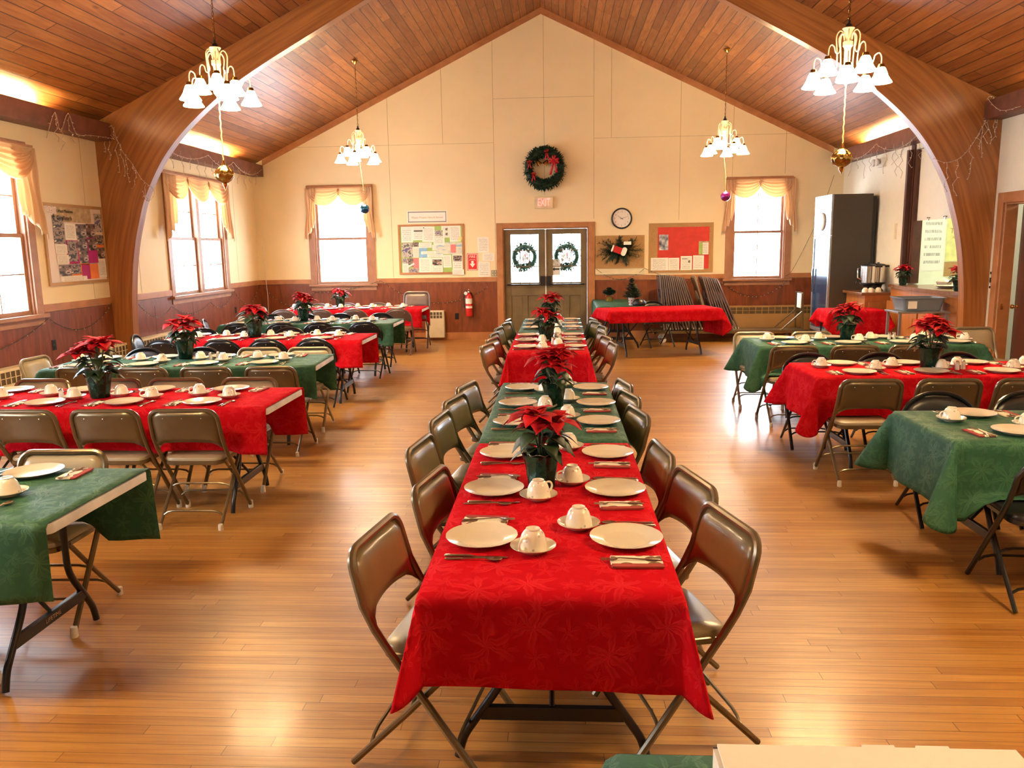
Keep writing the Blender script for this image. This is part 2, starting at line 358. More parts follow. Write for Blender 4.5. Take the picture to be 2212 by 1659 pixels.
def tag(o, label, cat, group=None, kind=None):
    o['label'] = label; o['category'] = cat
    if group: o['group'] = group
    if kind: o['kind'] = kind
    return o
def thing(name, label, cat, loc=(0, 0, 0), rz=0, group=None):
    o = bpy.data.objects.new(name, None); COL.objects.link(o); o.empty_display_size = .05
    o.location = loc; o.rotation_euler = (0, 0, rz); return tag(o, label, cat, group)
KIDS = {}
def children(o):
    return o.children
def dup(o, loc, rz=None, label=None, group=None, parent=None):
    c = o.copy(); COL.objects.link(c)
    if parent: c.parent = parent
    if loc is not None: c.location = loc
    if rz is not None: c.rotation_euler = (0, 0, rz) if not isinstance(rz, tuple) else rz
    if label: c['label'] = label
    if group: c['group'] = group
    for ch in list(o.children): dup(ch, None, parent=c)
    return c
class Proto:
    """a builder whose first call builds, later calls copy"""
    def __init__(s, fn): s.fn = fn; s.o = None
    def __call__(s, loc, rz, label, group=None):
        if s.o is None:
            s.o = s.fn(); s.o.location = loc; s.o.rotation_euler = (0, 0, rz) if not isinstance(rz, tuple) else rz
            s.o['label'] = label
            if group: s.o['group'] = group
            return s.o
        return dup(s.o, loc, rz, label, group)
def text(name, body, size, mat, loc, rot, parent=None, extrude=.001, align='CENTER', sx=1):
    c = bpy.data.curves.new(name, 'FONT'); c.body = body; c.size = size; c.extrude = extrude; c.align_x = align; c.align_y = 'CENTER'
    tmp = bpy.data.objects.new(name, c); COL.objects.link(tmp); me = bpy.data.meshes.new_from_object(tmp)
    bpy.data.objects.remove(tmp); me.materials.clear(); me.materials.append(MAT[mat])
    o = bpy.data.objects.new(name, me); COL.objects.link(o); o.location = loc; o.rotation_euler = rot; o.scale.x = sx
    if parent: o.parent = parent
    return o
RB = (rad(90), 0, 0)            # text facing the camera on the back wall
RLW = (rad(90), 0, rad(90))     # text on the left wall (facing +X)
RRW = (rad(90), 0, rad(-90))
def catenary(a, b, sag, n=12):
    a, b = Vector(a), Vector(b); return [a.lerp(b, i/n)-Vector((0, 0, sag*4*(i/n)*(1-i/n))) for i in range(n+1)]

# ================================================================== ROOM SHELL
m = MB(); m.quad([(XL, YF, 0), (XR, YF, 0), (XR, YB, 0), (XL, YB, 0)], 0, [(XL, YF), (XR, YF), (XR, YB), (XL, YB)])
m.box(XL-.2, YF-.2, -.12, XR+.2, YB+.2, -.001); m.build('floor', 'floor', kind='structure', smooth=False)
# ceiling: two slopes, boards along Y
m = MB()
for s in (-1, 1):
    x1 = XC+s*(5.495+.16); z1 = ceil_z(x1); Ls = math.hypot(5.655, ZR-z1)
    q = [(XC, YF-.1, ZR), (XC, YB+.1, ZR), (x1, YB+.1, z1), (x1, YF-.1, z1)]
    uv = [(YF-.1, 0), (YB+.1, 0), (YB+.1, Ls), (YF-.1, Ls)]
    uv = [(a+(40 if s > 0 else 0), b+(.05 if s > 0 else 0)) for a, b in uv]
    m.quad(q if s < 0 else q[::-1], 0, uv if s < 0 else uv[::-1])
    n = len(m.v); m.quad([(p[0], p[1], p[2]+.15) for p in q], 0)
m.build('ceiling', 'ceiling_boards', kind='structure', smooth=False)
# back wall with openings (windows and door)
def wall_pieces(m, axis, pos, th, lo, hi, z0, z1, holes, mat=0):
    """axis 'x': wall in a plane of constant Y=pos, spanning X lo..hi ; holes (a,b,za,zb)"""
    cuts = sorted(holes); cur = lo
    def add(a, b, c, d):
        if b-a < 1e-4 or d-c < 1e-4: return
        if axis == 'x': m.box(a, min(pos, pos+th), c, b, max(pos, pos+th), d, mat)
        else: m.box(min(pos, pos+th), a, c, max(pos, pos+th), b, d, mat)
    for a, b, za, zb in cuts:
        add(cur, a, z0, z1); add(a, b, z0, za); add(a, b, zb, z1); cur = b
    add(cur, hi, z0, z1)
m = MB()
WBL, WBR = (-4.64, -3.60), (3.22, 4.19)      # back window openings
DO = (-1.04, .57)
wall_pieces(m, 'x', YB, .14, XL-.14, XR+.14, 0, 3.30, [(WBL[0], WBL[1], 1.10, 2.84), (DO[0], DO[1], 0, 2.10), (WBR[0], WBR[1], 1.10, 2.84)])
n = len(m.v)
tri = [(XL-.14, 3.30), (XR+.14, 3.30), (XR+.14, ceil_z(XR+.14)+.05), (XC, ZR+.1), (XL-.14, ceil_z(XL-.14)+.05)]
m.quad([(x, YB, z) for x, z in tri], 0); m.quad([(x, YB+.14, z) for x, z in tri][::-1], 0)
for seg in ((-2.13, 3.65, ceil_z(-2.13)), (-1.18, 3.65, ceil_z(-1.18)), (-.245, 2.70, ZR-.05), (.67, 2.25, ceil_z(.67)), (.99, 3.7, ceil_z(.99)), (2.245, 2.2, ceil_z(2.245)), (-3.15, 1.2, ceil_z(-3.15)), (4.15, 3.0, ceil_z(4.15)), (-1.18, 1.2, 3.65), (3.2, 2.95, ceil_z(3.2))):
    m.box(seg[0]-.004, YB-.002, seg[1], seg[0]+.004, YB, seg[2], 1)
for a, b, z in ((-4.9, -1.18, 3.66), (-1.18, .67, 4.44), (.67, 4.9, 3.70)): m.box(a, YB-.002, z-.003, b, YB, z+.003, 1)
m.build('wall_back', ['wall_cream', 'seam'], kind='structure', smooth=False)
# left wall
m = MB()
wall_pieces(m, 'y', XL, -.14, YF, YB, 0, EAVE, [(a, b, 1.10, 2.84) for a, b in LWIN])
for y in (9.75, 10.9, 14.35): m.box(XL, y-.003, 1.2, XL+.002, y+.003, 3.2, 1)
m.build('wall_left', ['wall_cream', 'seam'], kind='structure', smooth=False)
# right wall: door opening, serving hatch
m = MB()
wall_pieces(m, 'y', XR, .14, YF, YB, 0, EAVE, [(8.98, 9.88, 0, 2.17), (10.45, 12.38, 1.05, 3.06)])
m.build('wall_right', ['white_wall', 'seam'], kind='structure', smooth=False)
m = MB(); m.box(XL-.14, YF-.14, 0, XR+.14, YF, EAVE); m.quad([(XL, YF, EAVE), (XR, YF, EAVE), (XC, YF, ZR+.1)]); m.build('wall_front', 'wall_cream', kind='structure', smooth=False)
# wainscot panelling below the rail, rail, skirting
RZ = 1.195
def strip(name, segs, mat, **k):
    m = MB()
    for s in segs: m.box(*s)
    return m.build(name, mat, kind='structure', smooth=False, **k)
m = MB()
for a, b in ((XL, -4.76), (-4.76, -3.5), (-3.5, -1.16), (.69, 3.10), (3.10, 4.30), (4.30, XR)):
    top = 1.02 if a in (-4.76, 3.10) else RZ-.09
    m.box(a, YB-.012, .14, b, YB, top)
for x in (-3.05, -1.85, 1.9, 4.6): m.box(x-.003, YB-.014, .14, x+.003, YB-.012, 1.08, 1)
m.build('trim_1', ['panelling', 'beam_dark'], kind='structure', smooth=False)
m = MB(); m.box(XL, YF, .14, XL+.012, YB-.012, RZ-.09)
for y in (7.4, 9.6, 11.2, 12.4, 14.3): m.box(XL+.012, y-.003, .14, XL+.014, y+.003, 1.0, 1)
m.build('trim_2', ['panelling', 'beam_dark'], kind='structure', smooth=False)
strip('trim_3', [(XR-.012, YF, .14, XR, 8.85, RZ-.09), (XR-.012, 13.75, .14, XR, YB-.012, RZ-.09)], 'panelling')
rail_b = [(a, YB-.022, RZ-.085, b, YB, RZ) for a, b in ((XL+.022, -4.76), (-3.5, -1.16), (.69, 3.10), (4.30, XR-.02))]
strip('trim_4', rail_b, 'trim_wood', bevel=.004)
ys = [YF, LWIN[2][0]-.12, LWIN[2][1]+.12, LWIN[1][0]-.12, LWIN[1][1]+.12, 10.1, 10.23, LWIN[0][0]-.12, LWIN[0][1]+.12, YB]
strip('trim_5', [(XL, ys[i], RZ-.085, XL+.022, ys[i+1], RZ) for i in range(0, 10, 2)], 'trim_wood', bevel=.004)
strip('trim_6', [(XR-.022, 10.23, RZ-.085, XR, 10.44, RZ), (XR-.022, 13.75, RZ-.085, XR, YB-.022, RZ)], 'trim_wood')
strip('baseboard_back', [(XL, YB-.02, 0, -1.16, YB, .145), (.69, YB-.02, 0, XR, YB, .145)], 'trim_wood')
strip('baseboard_left', [(XL, YF, 0, XL+.02, YB-.02, .14)], 'trim_wood'); strip('baseboard_right', [(XR-.02, YF, 0, XR, 8.8, .14), (XR-.02, 13.75, 0, XR, YB-.02, .14)], 'trim_wood')
# rake trim on the back wall
m = MB()
for s in (-1, 1):
    x1 = XC+s*5.28; A, B = (XC, ZR), (x1, ceil_z(x1)); h = .10
    m.rings([[(A[0], y, A[1]-.0), (A[0], y, A[1]-h*1.1), (B[0], y, B[1]-h*1.1), (B[0], y, B[1])] for y in (YB-.03, YB-.001)], 0)
m.build('trim_7', 'trim_wood', kind='structure', smooth=False)
# cove boxes along both eaves (open troughs) with fluorescent tubes inside
for nm, X, s in (('trim_8', XL, 1), ('trim_9', XR, -1)):
    m = MB()
    xo = X+s*.215
    m.box(min(xo, xo-s*.02), YF, 3.15, max(xo, xo-s*.02), YB, 3.345); m.box(min(X, xo), YF, 3.135, max(X, xo), YB, 3.15)
    m.build(nm, 'box_brown', kind='structure', smooth=False)
tubep = None
def cove_tube():
    t = thing('cove_light', '', 'light')
    m = MB(); m.tube([(0, -.6, 0), (0, .6, 0)], .016, 10); m.build('fluorescent_tube', 'tube_glow', t)
    m = MB(); m.box(-.04, -.63, -.075, .04, .63, -.03); m.box(-.02, -.63, -.03, .02, -.6, .02); m.box(-.02, .6, -.03, .02, .63, .02); m.build('fitting', 'plastic_white', t, smooth=False)
    return t
ct = Proto(cove_tube)
for side, X in (('left', XL+.10), ('right', XR-.10)):
    for k, y in enumerate((12.15, 13.6, 7.0, 8.35, 2.6, 4.0)):
        w = ('beyond the arch, nearer one', 'beyond the arch, farther one', 'before the arch, farther from it', 'just before the arch', 'close to the viewer end', 'third nearest the viewer')[k]
        ct((X, y, 3.235), 0, 'fluorescent tube in %s eave trough, %s' % (side, w), 'cove lights in the eave troughs')
# laminated arch
PROF = [(5.25, 0), (5.235, .6), (5.21, 1.1), (5.16, 1.55), (5.09, 1.9), (5.01, 2.17), (4.93, 2.4), (4.83, 2.6), (4.70, 2.82), (4.56, 3.01), (4.38, 3.205), (4.2, 3.37), (3.98, 3.55), (3.7, 3.75), (3.3, 3.99), (2.8, 4.26), (2.2, 4.58), (1.4, 5.0), (.7, 5.36), (0, 5.72)]
def smoothpath(p, n=4):
    out = []
    for i in range(len(p)-1):
        p0, p1, p2, p3 = p[max(i-1, 0)], p[i], p[i+1], p[min(i+2, len(p)-1)]
        for k in range(n):
            t = k/n; out.append(tuple(.5*((2*p1[j])+(-p0[j]+p2[j])*t+(2*p0[j]-5*p1[j]+4*p2[j]-p3[j])*t*t+(-p0[j]+3*p1[j]-3*p2[j]+p3[j])*t**3) for j in range(len(p1))))
    return out+[tuple(p[-1])]
PS = smoothpath(PROF)
def arch(side):
    m = MB(); y0, y1 = 10.10, 10.235
    cum = [0]
    for i in range(1, len(PS)): cum.append(cum[-1]+math.dist(PS[i], PS[i-1]))
    i0 = min(range(len(PS)), key=lambda i: abs(PS[i][1]-2.17)); i1 = min(range(len(PS)), key=lambda i: abs(PS[i][0]-3.98))
    rows = []
    for i, (a, z) in enumerate(PS):
        if i <= i0: q = (5.495, z)
        elif i >= i1:
            dd = (ZR-SL*a-z)/1.109; q = (a+.433*dd, z+.9017*dd)
            if q[0] < .02: q = (0.0, ZR)
            if a < .02: q = (0, ZR)
        else:
            t = (cum[i]-cum[i0])/(cum[i1]-cum[i0]); l1 = EAVE-PS[i0][1]; qx = 4.185; qz = ZR-SL*qx; l2 = math.dist((5.495, EAVE), (qx, qz)); L_ = t*(l1+l2)
            q = (5.495, PS[i0][1]+L_) if L_ < l1 else (5.495+(qx-5.495)*(L_-l1)/l2, EAVE+(qz-EAVE)*(L_-l1)/l2)
        rows.append((cum[i], (a, z), q))
    def P(a, z, y): return (XC+side*a, y, z)
    for i in range(len(rows)-1):
        s0, A0, B0 = rows[i]; s1, A1, B1 = rows[i+1]; w0 = math.dist(A0, B0); w1 = math.dist(A1, B1)
        f = [P(*A0, y0), P(*A1, y0), P(*B1, y0), P(*B0, y0)]; uv = [(s0, 0), (s1, 0), (s1, w1), (s0, w0)]
        if side > 0: m.quad(f, 0, uv)
        else: m.quad(f[::-1], 0, uv[::-1])
        b = [P(*A0, y1), P(*A1, y1), P(*B1, y1), P(*B0, y1)]; m.quad(b[::-1] if side > 0 else b, 0, uv[::-1] if side > 0 else uv)
        u = [P(*A0, y0), P(*A0, y1), P(*A1, y1), P(*A1, y0)]; uu = [(s0, 0), (s0, .13), (s1, .13), (s1, 0)]
        m.quad(u if side > 0 else u[::-1], 0, uu if side > 0 else uu[::-1])
    return m.build('trim_%d' % (10 if side < 0 else 11), 'laminated', kind='structure', smooth=False)
arch(-1); arch(1)
# windows ------------------------------------------------------------
def window_unit(parent, w, h, M, lites=(3, 2)):
    """double hung sash unit w x h, local x across, y depth (+ outward), z up; parts added under parent"""
    def P(m, *b): m.box(*b, 0, M)
    half = h/2
    for k, (za, zb, y) in enumerate(((0, half+.02, .03), (half-.02, h, .065))):
        m = MB(); f = .042
        P(m, -w/2, y, za, -w/2+f, y+.03, zb); P(m, w/2-f, y, za, w/2, y+.03, zb); P(m, -w/2+f, y, za, w/2-f, y+.03, za+f); P(m, -w/2+f, y, zb-f, w/2-f, y+.03, zb)
        for i in range(1, lites[0]): x = -w/2+f+(w-2*f)*i/lites[0]; P(m, x-.007, y+.008, za+f, x+.007, y+.022, zb-f)
        for i in range(1, lites[1]): z = za+f+(zb-za-2*f)*i/lites[1]; P(m, -w/2+f, y+.009, z-.007, w/2-f, y+.021, z+.007)
        sash = m.build('sash', 'window_wood', parent, smooth=False)
        m = MB(); P(m, -w/2+f, y+.013, za+f, w/2-f, y+.017, zb-f); m.build('glass_pane', 'glass', sash, smooth=False)
def casing(m, w, h, z0, M, cw=.115):
    m.box(-w/2-cw, -.025, z0-.0, -w/2, .0, z0+h+cw, 0, M); m.box(w/2, -.025, z0, w/2+cw, .0, z0+h+cw, 0, M); m.box(-w/2, -.025, z0+h, w/2, 0, z0+h+cw, 0, M)
    m.box(-w/2, .0, z0, -w/2+.02, .14, z0+h, 0, M); m.box(w/2-.02, 0, z0, w/2, .14, z0+h, 0, M); m.box(-w/2, 0, z0+h-.02, w/2, .14, z0+h, 0, M)
    m.box(-w/2-cw-.03, -.07, z0-.04, w/2+cw+.03, .14, z0, 0, M); m.box(-w/2-cw, -.022, z0-.12, w/2+cw, -.001, z0-.04, 0, M)
def win(n, cx, cy, w, back=True, double=False):
    M = Matrix.Translation((cx, cy, 0)) @ (Matrix.Rotation(rad(90), 4, 'Z') if not back else Matrix.Identity(4))
    z0, h = 1.10, 1.74
    m = MB(); casing(m, w, h, z0, M)
    if double: m.box(-.05, -.02, z0, .05, .12, z0+h, 0, M)
    fr = m.build('window_%d' % n, 'window_wood', kind='structure', smooth=False)
    M2 = M @ Matrix.Translation((0, 0, z0))
    if double:
        ww = w/2-.05-.02
        for s in (-1, 1): window_unit(fr, ww-.006, h-.03, M2 @ Matrix.Translation((s*(.05+ww/2), 0, .004)), (2, 2))
    else: window_unit(fr, w-.05, h-.03, M2 @ Matrix.Translation((0, 0, .004)), (1, 1) if n == 1 else (2, 1))
win(1, sum(WBL)/2, YB, WBL[1]-WBL[0]); win(2, sum(WBR)/2, YB, WBR[1]-WBR[0])
for i, (a, b) in enumerate(LWIN): win(3+i, XL, (a+b)/2, b-a, False, True)
# entrance double door
m = MB()
for a, b in ((-1.16, -1.04), (.57, .69)): m.box(a, YB-.03, 0, b, YB, 2.195)
m.box(-1.04, YB-.03, 2.10, .57, YB, 2.195); m.box(-1.04, YB, 0, -1.02, YB+.14, 2.10); m.box(.55, YB, 0, .57, YB+.14, 2.10); m.box(-1.02, YB, 2.08, .55, YB+.14, 2.10)
m.build('trim_12', 'trim_wood', kind='structure', smooth=False, bevel=.004)
def leaf(n, x0, x1, sgn):
    y0, y1 = YB+.05, YB+.095; m = MB(); zt = 2.078; sw = .125
    m.box(x0, y0, .01, x0+sw, y1, zt); m.box(x1-sw, y0, .01, x1, y1, zt); m.box(x0+sw, y0, .01, x1-sw, y1, .18); m.box(x0+sw, y0, .83, x1-sw, y1, 1.08); m.box(x0+sw, y0, 1.98, x1-sw, y1, zt)
    xm = (x0+x1)/2; m.box(xm-.05, y0, .18, xm+.05, y1, .83)
    m.box(x0+sw, y0+.015, .18, xm-.05, y1-.01, .83); m.box(xm+.05, y0+.015, .18, x1-sw, y1-.01, .83)
    w = x1-x0-2*sw
    for i in (1, 2): x = x0+sw+w*i/3; m.box(x-.008, y0+.012, 1.08, x+.008, y1-.012, 1.98)
    for i in (1, 2): z = 1.08+.9*i/3; m.box(x0+sw, y0+.013, z-.008, x1-sw, y1-.013, z+.008)
    d = m.build('door_%d' % n, 'door_olive', kind='structure', smooth=False, bevel=.003)
    m = MB(); m.box(x0+sw, y0+.02, 1.08, x1-sw, y0+.024, 1.98); m.build('glass_pane', 'glass', d, smooth=False)
    m = MB(); m.tube([(x0+.05, y0, 1.04), (x0+.05, y0-.06, 1.04), (x1-.05, y0-.06, 1.04), (x1-.05, y0, 1.04)], .013, 8)
    xe = x1-.09 if sgn > 0 else x0+.0; m.box(xe, y0-.05, 1.02, xe+.09, y0, 1.2); m.build('panic_bar', 'black', d)
    return d
leaf(1, -1.020, -.245, 1); leaf(2, -.225, .548, -1)
m = MB(); m.box(-.245, YB+.03, .01, -.225, YB+.05, 2.07); m.build('trim_13', 'plastic_white', kind='structure', smooth=False)
# frosty entry mat seen under the doors
tag(MB().box(-.98, YB-.75, .002, .5, YB-.05, .012).build('door_mat', 'mat_grey', smooth=False), 'pale blue-grey mat on the floor inside the olive double doors', 'mat')
# right door opening
m = MB()
m.box(XR-.03, 9.88, 0, XR, 10.0, 2.29); m.box(XR-.03, 8.86, 0, XR, 8.98, 2.29); m.box(XR-.03, 8.98, 2.17, XR, 9.88, 2.29)
m.box(XR, 9.86, 0, XR+.14, 9.88, 2.17); m.box(XR, 8.98, 0, XR+.14, 9.0, 2.17); m.box(XR, 9.0, 2.15, XR+.14, 9.86, 2.17)
fr = m.build('trim_14', 'trim_wood', kind='structure', smooth=False, bevel=.004)
m = MB(); m.box(XR+.03, 9.852, .93, XR+.06, 9.86, 1.0); m.build('strike_plate', 'brass', fr)
d = bpy.data.objects.new('door_3', None); COL.objects.link(d); d.location = (XR+.10, 9.02, 0); d.rotation_euler = (0, 0, rad(-5.5)); d['kind'] = 'structure'
m = MB(); m.box(0, 0, .01, .04, .82, 2.14); m.build('door_slab', 'dark_door', d, smooth=False, bevel=.003)
for s in (0, 1):
    m = MB(); sg = -1 if s == 0 else 1; xx = 0 if s == 0 else .04
    m.lathe([(.025, 0), (.025, .006), (.01, .008), (.01, .03), (.022, .04), (.028, .055), (.024, .068), (.002, .073)], 16, (xx, .75, .97), M=Matrix.Rotation(rad(90*sg), 4, 'Y')); m.build('door_knob', 'brass', d)
m = MB(); m.box(-.003, .50, 1.55, 0, .58, 1.66); m.build('note', 'paper_pink', d, smooth=False)
# hallway and kitchen beyond the right wall
m = MB(); X0 = XR+.14
m.box(X0, 8.2, 0, X0+2.2, 8.3, 2.7); m.box(X0+2.1, 8.3, 0, X0+2.2, 10.02, 2.7); m.box(X0, 9.96, 0, X0+2.2, 10.06, 2.7); m.box(X0, 8.2, 2.6, X0+2.2, 10.06, 2.7)
m.build('wall_hallway', 'white_wall', kind='structure', smooth=False)
m = MB(); m.box(X0, 8.2, -.1, X0+2.8, 14.2, 0); m.build('floor_rooms', 'mat_grey', kind='structure', smooth=False)
m = MB(); m.box(X0, 10.06, 0, X0+2.6, 10.16, 3.2); m.box(X0+2.5, 10.16, 0, X0+2.6, 13.9, 3.2); m.box(X0, 13.8, 0, X0+2.5, 13.9, 3.2)
m.box(X0, 10.06, 3.2, X0+2.6, 13.9, 3.3); m.build('wall_kitchen', 'kitchen_wall', kind='structure', smooth=False)
t = thing('kitchen_ceiling_light', 'bright white kitchen ceiling light behind the serving hatch', 'light', (6.5, 11.8, 3.14))
MB().box(-.6, -.2, 0, .6, .2, .05).build('housing', 'plastic_white', t, smooth=False); MB().box(-.56, -.16, -.04, .56, .16, 0).build('diffuser', 'kitchen_glow', t, smooth=False)
t = thing('hallway_fill_light', 'small unseen light added to brighten the hallway behind the dark door', 'light', (6.3, 9.2, 2.56))  # unseen lamp, added only to light the hallway
MB().box(-.15, -.15, 0, .15, .15, .03).build('housing', 'plastic_white', t, smooth=False); MB().box(-.13, -.13, -.05, .13, .13, 0).build('diffuser', 'kitchen_glow', t, smooth=False)
# hatch screen, jamb track
m = MB(); m.box(XR+.04, 10.46, 2.04, XR+.06, 12.30, 3.05); sc = m.build('trim_15', 'white_wall', kind='structure', smooth=False)
m = MB()
for y in (10.9, 11.4, 11.9): m.tube([(XR+.03, y-.05, 2.07), (XR+.03, y+.05, 2.07)], .008, 6); m.tube([(XR+.03, y, 2.07), (XR+.03, y, 2.03)], .008, 6)
m.build('latch', 'chrome', sc)
m = MB(); m.box(XR-.02, 12.38, 1.13, XR+.0, 12.50, 3.13); m.box(XR-.09, 12.42, 1.13, XR-.02, 12.48, 3.06); m.box(XR+.0, 12.30, 1.13, XR+.12, 12.375, 3.05); m.build('trim_16', 'beam_dark', kind='structure', smooth=False)

# ================================================================== FURNITURE
def rr_outline(w, d, r, n=5):
    pts = []
    for cx, cy, a0 in ((w/2-r, d/2-r, 0), (-w/2+r, d/2-r, 90), (-w/2+r, -d/2+r, 180), (w/2-r, -d/2+r, 270)):
        for k in range(n+1): a = rad(a0+90*k/n); pts.append((cx+r*cos(a), cy+r*sin(a)))
    return pts
def uy(z):      # y of the main tube at height z
    P_ = [(0, .215), (.46, -.115), (.57, -.185), (.80, -.245)]
    for (z0, y0), (z1, y1) in zip(P_, P_[1:]):
        if z <= z1: return y0+(y1-y0)*(z-z0)/(z1-z0)
    return P_[-1][1]
def make_chair(metal, pad, arched=False, caps=None, label='', zs=1.0):
    def fn():
        t = thing('folding_chair', label, 'chair'); ZT = .775; X = .222
        # front legs (lower half of the long tube)
        for s in (-1, 1):
            m = MB(); m.tube([(s*X, uy(z), z) for z in (.012, .25, .47)], .0135, 8); lg = m.build('leg', metal, t)
            if caps: MB().lathe([(.016, 0), (.018, .003), (.016, .05), (.014, .052)], 10, (s*X, uy(.02), 0)).build('foot_cap', caps, lg)
            m = MB(); m.tube([(s*.20, .13, .425), (s*.20, -.06, .22), (s*.20, -.265, .012)], .0115, 8); lg = m.build('leg', metal, t)
            if caps: MB().lathe([(.015, 0), (.017, .003), (.015, .04), (.013, .042)], 10, (s*.20, -.262, 0)).build('foot_cap', caps, lg)
        # upper U of the tube
        def top(u):     # height of the back outline at u in -1..1
            return ZT-(.105*abs(u)**2.6 if arched else .012*abs(u)**2)
        pts = [(-X, uy(z), z) for z in (.44, .52, .60)]
        if arched:
            for k in range(17): u = -1+k/8; z = top(u)-(.012 if abs(u) == 1 else 0); pts.append((u*X*.985, uy(z)-.0, z))
        else:
            r = .065
            for k in range(6): a = rad(180-90*k/5); pts.append((-X+.004+r+r*cos(a), uy(ZT-r+r*sin(a)), ZT-r+r*sin(a)))
            for k in range(6): a = rad(90-90*k/5); pts.append((X-.004-r+r*cos(a), uy(ZT-r+r*sin(a)), ZT-r+r*sin(a)))
        pts += [(X, uy(z), z) for z in (.60, .52, .44)]
        MB().tube(pts, .014, 8).build('back_frame', metal, t)
        # backrest: shell + pad
        def bl(u, v):
            zt = (top(u*.93)-.012) if arched else (ZT-.008-(.055*max(0, (abs(u)-.72)/.28)**2))
            zb = .56-.0*u-.035*(abs(u)**2.5) + (.03 if arched else .0)
            if not arched: zb = .545+.018*(1-abs(u)**2)-.04*max(0, (abs(u)-.8)/.2)
            return zb+(zt-zb)*v
        N, K = 14, 7
        for part in ('back_shell', 'backrest'):
            if part == 'back_shell' or True:
                m = MB(); F = []
                for i in range(N+1):
                    u = -1+2*i/N
                    for j in range(K+1):
                        v = j/K; z = bl(u, v); bul = (1-abs(u)**6)*(1-abs(2*v-1)**6)
                        y = uy(z)-.016*(1-u*u)
                        off = -.007*bul-.002 if part == 'back_shell' else .001+.030*bul
                        F.append((u*X*.955, y+off, z))
                n = len(m.v); m.v += [Vector(p) for p in F]; w = K+1
                for i in range(N):
                    for j in range(K):
                        q = [n+i*w+j, n+(i+1)*w+j, n+(i+1)*w+j+1, n+i*w+j+1]
                        m.face(q if part == 'back_shell' else q[::-1])
                o = m.build(part, metal if part == 'back_shell' else pad, t)
                md = o.modifiers.new('solid', 'SOLIDIFY'); md.thickness = .004; md.offset = -1 if part == 'back_shell' else -1
                if part == 'back_shell':
                    m = MB()
                    for u in (-.55, 0, .55):
                        z = .725 if not arched else .72-.02*abs(u); m.lathe([(.005, 0), (.004, .003), (.001, .004)], 8, (u*X, uy(z)-.016*(1-u*u)-.008, z), M=Matrix.Rotation(rad(90), 4, 'X'))
                    m.build('rivets', 'chrome', o)
        # seat
        o1 = rr_outline(.40, .40, .06)
        def tap(p, k, z): return (p[0]*k*(1-.10*(-p[1]/.2)*.5), p[1]*k+.045, z-(.010*(-p[1]/.2) if z > .43 else .010*(-p[1]/.2)))
        m = MB(); m.rings([[tap(p, k, z) for p in o1] for k, z in ((.96, .408), (1.0, .412), (1.0, .432), (.98, .436))]); m.build('seat_pan', metal, t)
        m = MB(); m.rings([[tap(p, k, z) for p in o1] for k, z in ((.985, .4365), (.985, .445), (.96, .456), (.90, .462), (.6, .466), (.2, .467))]); m.build('seat', pad, t)
        # cross bars
        def bar(y, z, x, rise, nm='crossbar'):
            MB().tube([(-x, y, z), (-x+.03, y, z+rise*.7), (-x+.07, y, z+rise), (x-.07, y, z+rise), (x-.03, y, z+rise*.7), (x, y, z)], .007, 6).build(nm, metal, t)
        bar(uy(.14), .12, X-.004, .03); bar(-.20, .08, .196, .03); bar(-.05, .23, .196, .02)
        if zs != 1: t.scale = (1.05, 1, zs)
        return t
    return Proto(fn)
chair_taupe = make_chair('taupe_metal', 'taupe_vinyl'); chair_beige = make_chair('beige_metal', 'beige_vinyl', caps='white_cap')
chair_khaki = make_chair('taupe_metal', 'beige_vinyl', caps='white_cap'); chair_black = make_chair('black_metal', 'black', arched=True); chair_lilac = make_chair('lilac_metal', 'lilac_metal')
chair_lilac_arch = make_chair('lilac_metal', 'taupe_vinyl', arched=True)

def make_table(L_, Wd=.76, brand=False):
    t = thing('folding_table', '', 'table'); H = .738
    m = MB(); ol = rr_outline(L_, Wd, .035, 4); m.rings([[(x*k, y*k, z) for x, y in ol] for k, z in ((.985, H-.045), (1, H-.040), (1, H-.006), (.997, H))]); m.build('tabletop', 'plastic_white', t)
    for s in (-1, 1):
        xe = s*(L_/2-.30)
        for q in (-1, 1):
            MB().tube(smoothpath([(xe, q*.15, H-.05), (xe, q*.15, .42), (xe, q*.155, .34), (xe, q*.185, .27), (xe, q*.265, .15), (xe, q*.305, .085), (xe, q*.325, .012)], 3), .0155, 10).build('leg', 'steel_dark', t)
        m = MB(); m.box(xe-.012, -.245, .155, xe+.012, .245, .205); cb = m.build('crossbar', 'steel_dark', t, bevel=.003)
        if brand and s > 0: text('stamp', 'LIFETIME', .028, 'chrome', (xe+.0125, 0, .18), (rad(90), 0, rad(90)), cb, .0004)
        MB().tube([(xe, 0, .205), (xe-s*.42, 0, H-.05)], .009, 6).build('brace', 'steel_dark', t)
    return t
TB = {}
def table(L_, loc, rz, label, group=None, brand=False):
    if L_ not in TB: TB[L_] = Proto(lambda: make_table(L_))
    if brand:
        o = make_table(L_, brand=True); o.location = loc; o.rotation_euler = (0, 0, rz); o['label'] = label
        if group: o['group'] = group
        return o
    return TB[L_](loc, rz, label, group)
CT = .747   # cloth surface height
